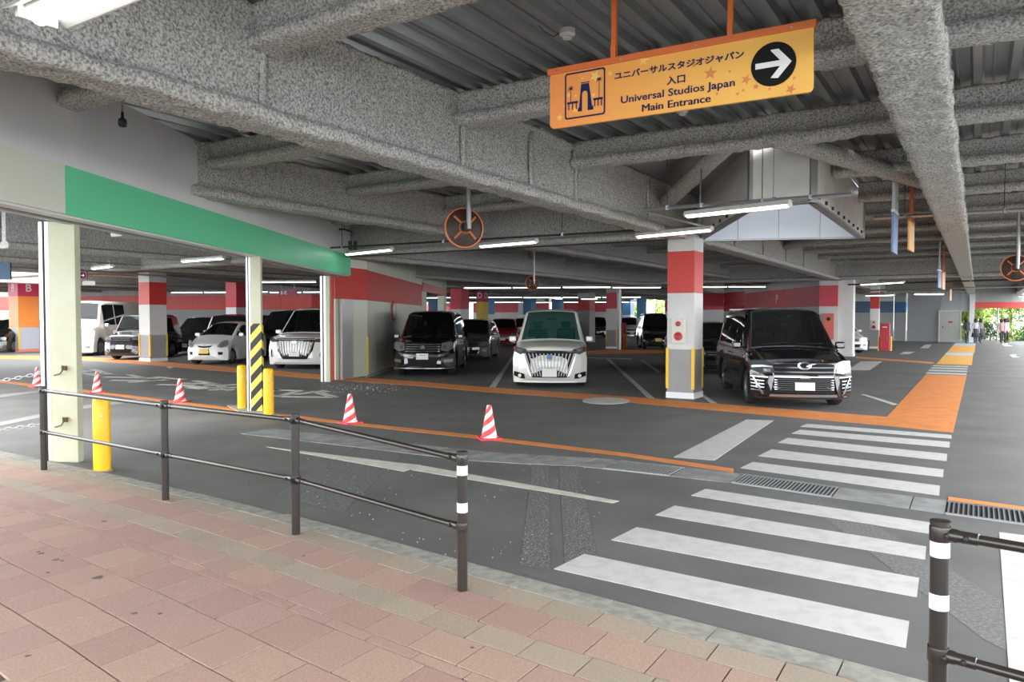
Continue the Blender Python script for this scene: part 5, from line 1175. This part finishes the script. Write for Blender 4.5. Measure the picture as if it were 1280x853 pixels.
# ============================================================ WALKERS
def person(x, y, rz, label, coat, legs, skirt=False, bag=False, h=1.6):
    e = empty('person', (x, y, 0), rz, label, 'person')
    k = h / 1.62
    J = {'pel': (0, 0, .86), 'sp': (0, .01, 1.08), 'ch': (0, .01, 1.25), 'nk': (0, .01, 1.36), 'hd': (0, 0, 1.46), 'tp': (0, 0, 1.56),
         'sl': (-.15, .01, 1.30), 'el': (-.20, .02, 1.05), 'wl': (-.19, -.07, .84), 'hl': (-.185, -.10, .76), 'sr': (.15, .01, 1.30), 'er': (.20, .03, 1.05), 'wr': (.19, -.05, .84), 'hr': (.185, -.08, .76),
         'tl': (-.08, 0, .80), 'kl': (-.085, -.07, .45), 'al': (-.085, -.04, .08), 'fl': (-.085, -.16, .03), 'tr': (.08, 0, .80), 'kr': (.085, .03, .45), 'ar': (.085, .14, .09), 'fr': (.085, .04, .03)}
    R = {'pel': .125, 'sp': .10, 'ch': .115, 'nk': .045, 'hd': .085, 'tp': .07, 'sl': .055, 'el': .040, 'wl': .026, 'hl': .03, 'sr': .055, 'er': .040, 'wr': .026, 'hr': .03, 'tl': .085, 'kl': .055, 'al': .035, 'fl': .035, 'tr': .085, 'kr': .055, 'ar': .035, 'fr': .035}
    E_ = [('pel', 'sp'), ('sp', 'ch'), ('ch', 'nk'), ('nk', 'hd'), ('hd', 'tp'), ('ch', 'sl'), ('sl', 'el'), ('el', 'wl'), ('wl', 'hl'), ('ch', 'sr'), ('sr', 'er'), ('er', 'wr'), ('wr', 'hr'), ('pel', 'tl'), ('tl', 'kl'), ('kl', 'al'), ('al', 'fl'), ('pel', 'tr'), ('tr', 'kr'), ('kr', 'ar'), ('ar', 'fr')]
    ks = list(J); me = bpy.data.meshes.new('body'); me.from_pydata([tuple(c * k for c in J[q]) for q in ks], [(ks.index(a), ks.index(b)) for a, b in E_], [])
    o = bpy.data.objects.new('body', me); COL.objects.link(o); o.parent = e
    sk = o.modifiers.new('skin', 'SKIN'); lay = me.skin_vertices[0] if me.skin_vertices else None
    if lay is None:
        bm = bmesh.new(); bm.from_mesh(me); bm.verts.layers.skin.verify(); bm.to_mesh(me); bm.free(); lay = me.skin_vertices[0]
    for i, q in enumerate(ks): lay.data[i].radius = (R[q] * k, R[q] * k)
    lay.data[0].use_root = True
    sb = o.modifiers.new('smooth', 'SUBSURF'); sb.levels = 1; sb.render_levels = 1
    dg = bpy.context.evaluated_depsgraph_get(); me2 = bpy.data.meshes.new_from_object(o.evaluated_get(dg)); o.modifiers.clear(); o.data = me2
    skin = mat('skin', (.55, .36, .26), .6); me2.materials.clear()
    for m_ in (skin, coat, legs, mat('shoe_dark', (.05, .05, .05), .6)): me2.materials.append(m_)
    for p_ in me2.polygons:
        z = p_.center.z / k; ax = abs(p_.center.x) / k
        p_.material_index = 3 if z < .09 else (2 if z < .80 and ax < .16 else (0 if z > 1.35 or (z < .82 and ax > .15) else 1)); p_.use_smooth = True
    hair = mat('hair_dark', (.03, .02, .018), .7)
    MB().lathe([(0, .12), (.06, .105), (.098, .05), (.103, 0), (.098, -.08), (.085, -.14), (.05, -.16)], 18, Matrix.Translation((0, .022 * k, 1.485 * k))).build('hair', hair, e, smooth=True)
    fx = MB()
    for s_ in (-.03, .03): fx.box((s_, -.083, 1.475 * k), (.018, .01, .008))
    fx.box((0, -.092, 1.45 * k), (.014, .02, .03)).box((0, -.083, 1.42 * k), (.035, .01, .008)).build('face_features', mat('face_dark', (.15, .06, .05), .6), e)
    for sx_, q, dr in ((-1, 'hl', 1), (1, 'hr', 1)):
        f = MB(); b0 = Vector(J[q]) * k
        for j in range(4): f.tube([b0 + Vector((-.02 + .013 * j, -.008, -.01)), b0 + Vector((-.022 + .014 * j, -.018, -.055)), b0 + Vector((-.02 + .013 * j, -.008, -.085 + .006 * abs(j - 1.4)))], [.008, .007, .005], 6)
        f.tube([b0 + Vector((-sx_ * .02, -.015, .01)), b0 + Vector((-sx_ * .038, -.035, -.03))], [.009, .006], 6); f.build('fingers', skin, e)
    if skirt: MB().lathe([(.13, .95 * k), (.17, .8 * k), (.24, .42 * k), (.22, .42 * k)], 18).build('skirt', legs, e, smooth=True)
    if bag: MB().box((.23, -.02, .78 * k), (.06, .26, .2)).tube([(.21, -.1, .86 * k), (.16, -.02, 1.32 * k), (.21, .08, .86 * k)], .008, 5).build('shoulder_bag', mat('bag_tan', (.35, .22, .12), .6), e)
    return e
person(u2(1208.5, 46), 46, .2, 'walker in black coat and loose black trousers at the end of the orange walkway', mat('coat_black', (.03, .03, .035), .8), mat('trousers_black', (.025, .025, .03), .8))
person(u2(1219.5, 46.5), 46.5, -.2, 'walker in grey top and dark skirt, left one of the pair at the exit', mat('top_grey', (.45, .45, .48), .8), mat('skirt_dark', (.06, .06, .08), .8), True)
person(u2(1226, 46.8), 46.8, .1, 'walker in dark top with tan bag, right one of the pair at the exit', mat('top_brown', (.22, .18, .17), .8), MATS['skirt_dark'], True, True)
for i, (px_, cc) in enumerate(((1252, (.35, .22, .2)), (1262, (.3, .32, .34)), (1270, (.5, .5, .52)))):
    person(u2(px_, 47), 47 + i * .4, .3 * i, ['far walker in reddish brown top by the hedge, near the right edge', 'far walker in slate top by the hedge, near the right edge', 'far walker in pale top closest to the right edge'][i], mat('far_top_%d' % i, cc, .8), MATS['trousers_black'])

# ============================================================ GREENERY BEYOND THE EXIT
import numpy as np
rng = np.random.default_rng(5)
def foliage(name, c, r, n, sz, m, parent=None):
    """real leaf quads scattered through a lumpy crown"""
    lumps = rng.normal(size=(12, 3)); lumps /= np.linalg.norm(lumps, axis=1)[:, None]; lumps *= np.array(r) * .62
    k = rng.integers(0, 12, n); d = rng.normal(size=(n, 3)); d /= np.linalg.norm(d, axis=1)[:, None]; rad = rng.uniform(.75, 1.05, n)[:, None]
    p = np.array(c) + lumps[k] + d * rad * np.array(r) * .48
    u = rng.normal(size=(n, 3)); u /= np.linalg.norm(u, axis=1)[:, None]; w_ = np.cross(u, rng.normal(size=(n, 3))); w_ /= np.linalg.norm(w_, axis=1)[:, None]
    s_ = (sz * rng.uniform(.6, 1.3, n))[:, None]; v = np.stack([p - u * s_, p - w_ * s_ * .5, p + u * s_, p + w_ * s_ * .5], 1).reshape(-1, 3)
    me = bpy.data.meshes.new(name); me.from_pydata(v.tolist(), [], [(4 * i, 4 * i + 1, 4 * i + 2, 4 * i + 3) for i in range(n)]); me.materials.append(m)
    o = bpy.data.objects.new(name, me); COL.objects.link(o)
    if parent: o.parent = parent
    return o
tr = [(1205, 58, 3.4, 2.0, LEAF1, 'bright green bush right behind the narrow exit'), (1226, 68, 5, 3.0, LEAF1, 'broad pale green tree beyond the exit, left of the lamp post'), (1262, 64, 5, 2.8, LEAF1, 'broad pale green tree beyond the exit, behind the far walkers'),
      (1300, 60, 4.5, 2.6, LEAF1, 'pale green tree at the right edge beyond the exit'), (1180, 82, 6, 4, LEAF2, 'darker tree seen deepest beyond the exit'), (1365, 55, 5, 2.6, LEAF2, 'darker tree beyond the exit just outside the right edge')]
for px_, Y_, z, r, m_, lab in tr:
    x = u2(px_, Y_); e = empty('tree', (x, Y_, 0), 0, lab, 'tree'); foliage('foliage', (0, 0, z * .72), (r, r, z * .55), 5200, .13, m_, e); MB().tube([(0, 0, 0), (.1, 0, z * .4), (0, .1, z * .7)], [.16, .12, .06], 8).build('trunk', BARK, e)
for i in range(9):
    px_ = 1194 + i * 22; Y_ = 53 - .2 * i; x = u2(px_, Y_); e = empty('hedge_shrub', (x, Y_, 0), 0, ['leftmost', 'second', 'third', 'fourth', 'fifth', 'sixth', 'seventh', 'eighth', 'ninth'][i] + ' clipped green shrub from the left in the low hedge beyond the exit', 'shrub', 'shrubs of the low hedge'); foliage('foliage', (0, 0, .55), (.75, .6, .75), 1500, .07, LEAF2 if i % 3 else LEAF1, e); MB().tube([(0, 0, 0), (0, 0, .6)], .04, 6).build('stem', BARK, e)
for i, px_ in enumerate((812, 990)):
    x = u2(px_, 96); e = empty('tree', (x, 96, 0), 0, ['bushy tree', 'rounded tree', 'leafy tree', 'pale tree', 'dense tree', 'spreading tree'][i] + ' barely visible outdoors at the far back of the garage', 'tree'); foliage('foliage', (0, 0, 2.6), (4, 2, 2.8), 2500, .25, LEAF1, e); MB().tube([(0, 0, 0), (0, 0, 2)], .15, 6).build('trunk', BARK, e)
e = empty('street_lamp', (u2(1247, 52), 52, 0), 0, 'slim grey lamp post standing beyond the exit', 'lamp post'); MB().tube([(0, 0, 0), (0, 0, 4.6)], .06, 8).build('pole', GALV, e); MB().box((0, 0, 4.7), (.5, .2, .12)).build('lamp_head', LAMPH, e)
e = empty('post', (u2(1214.5, 48.6), 48.6, 0), AD, 'white corner post between the narrow exit and the wide exit', 'column'); MB().box((0, 0, 2.05), (.28, .28, 4.1)).build('shaft', WALLW, e)
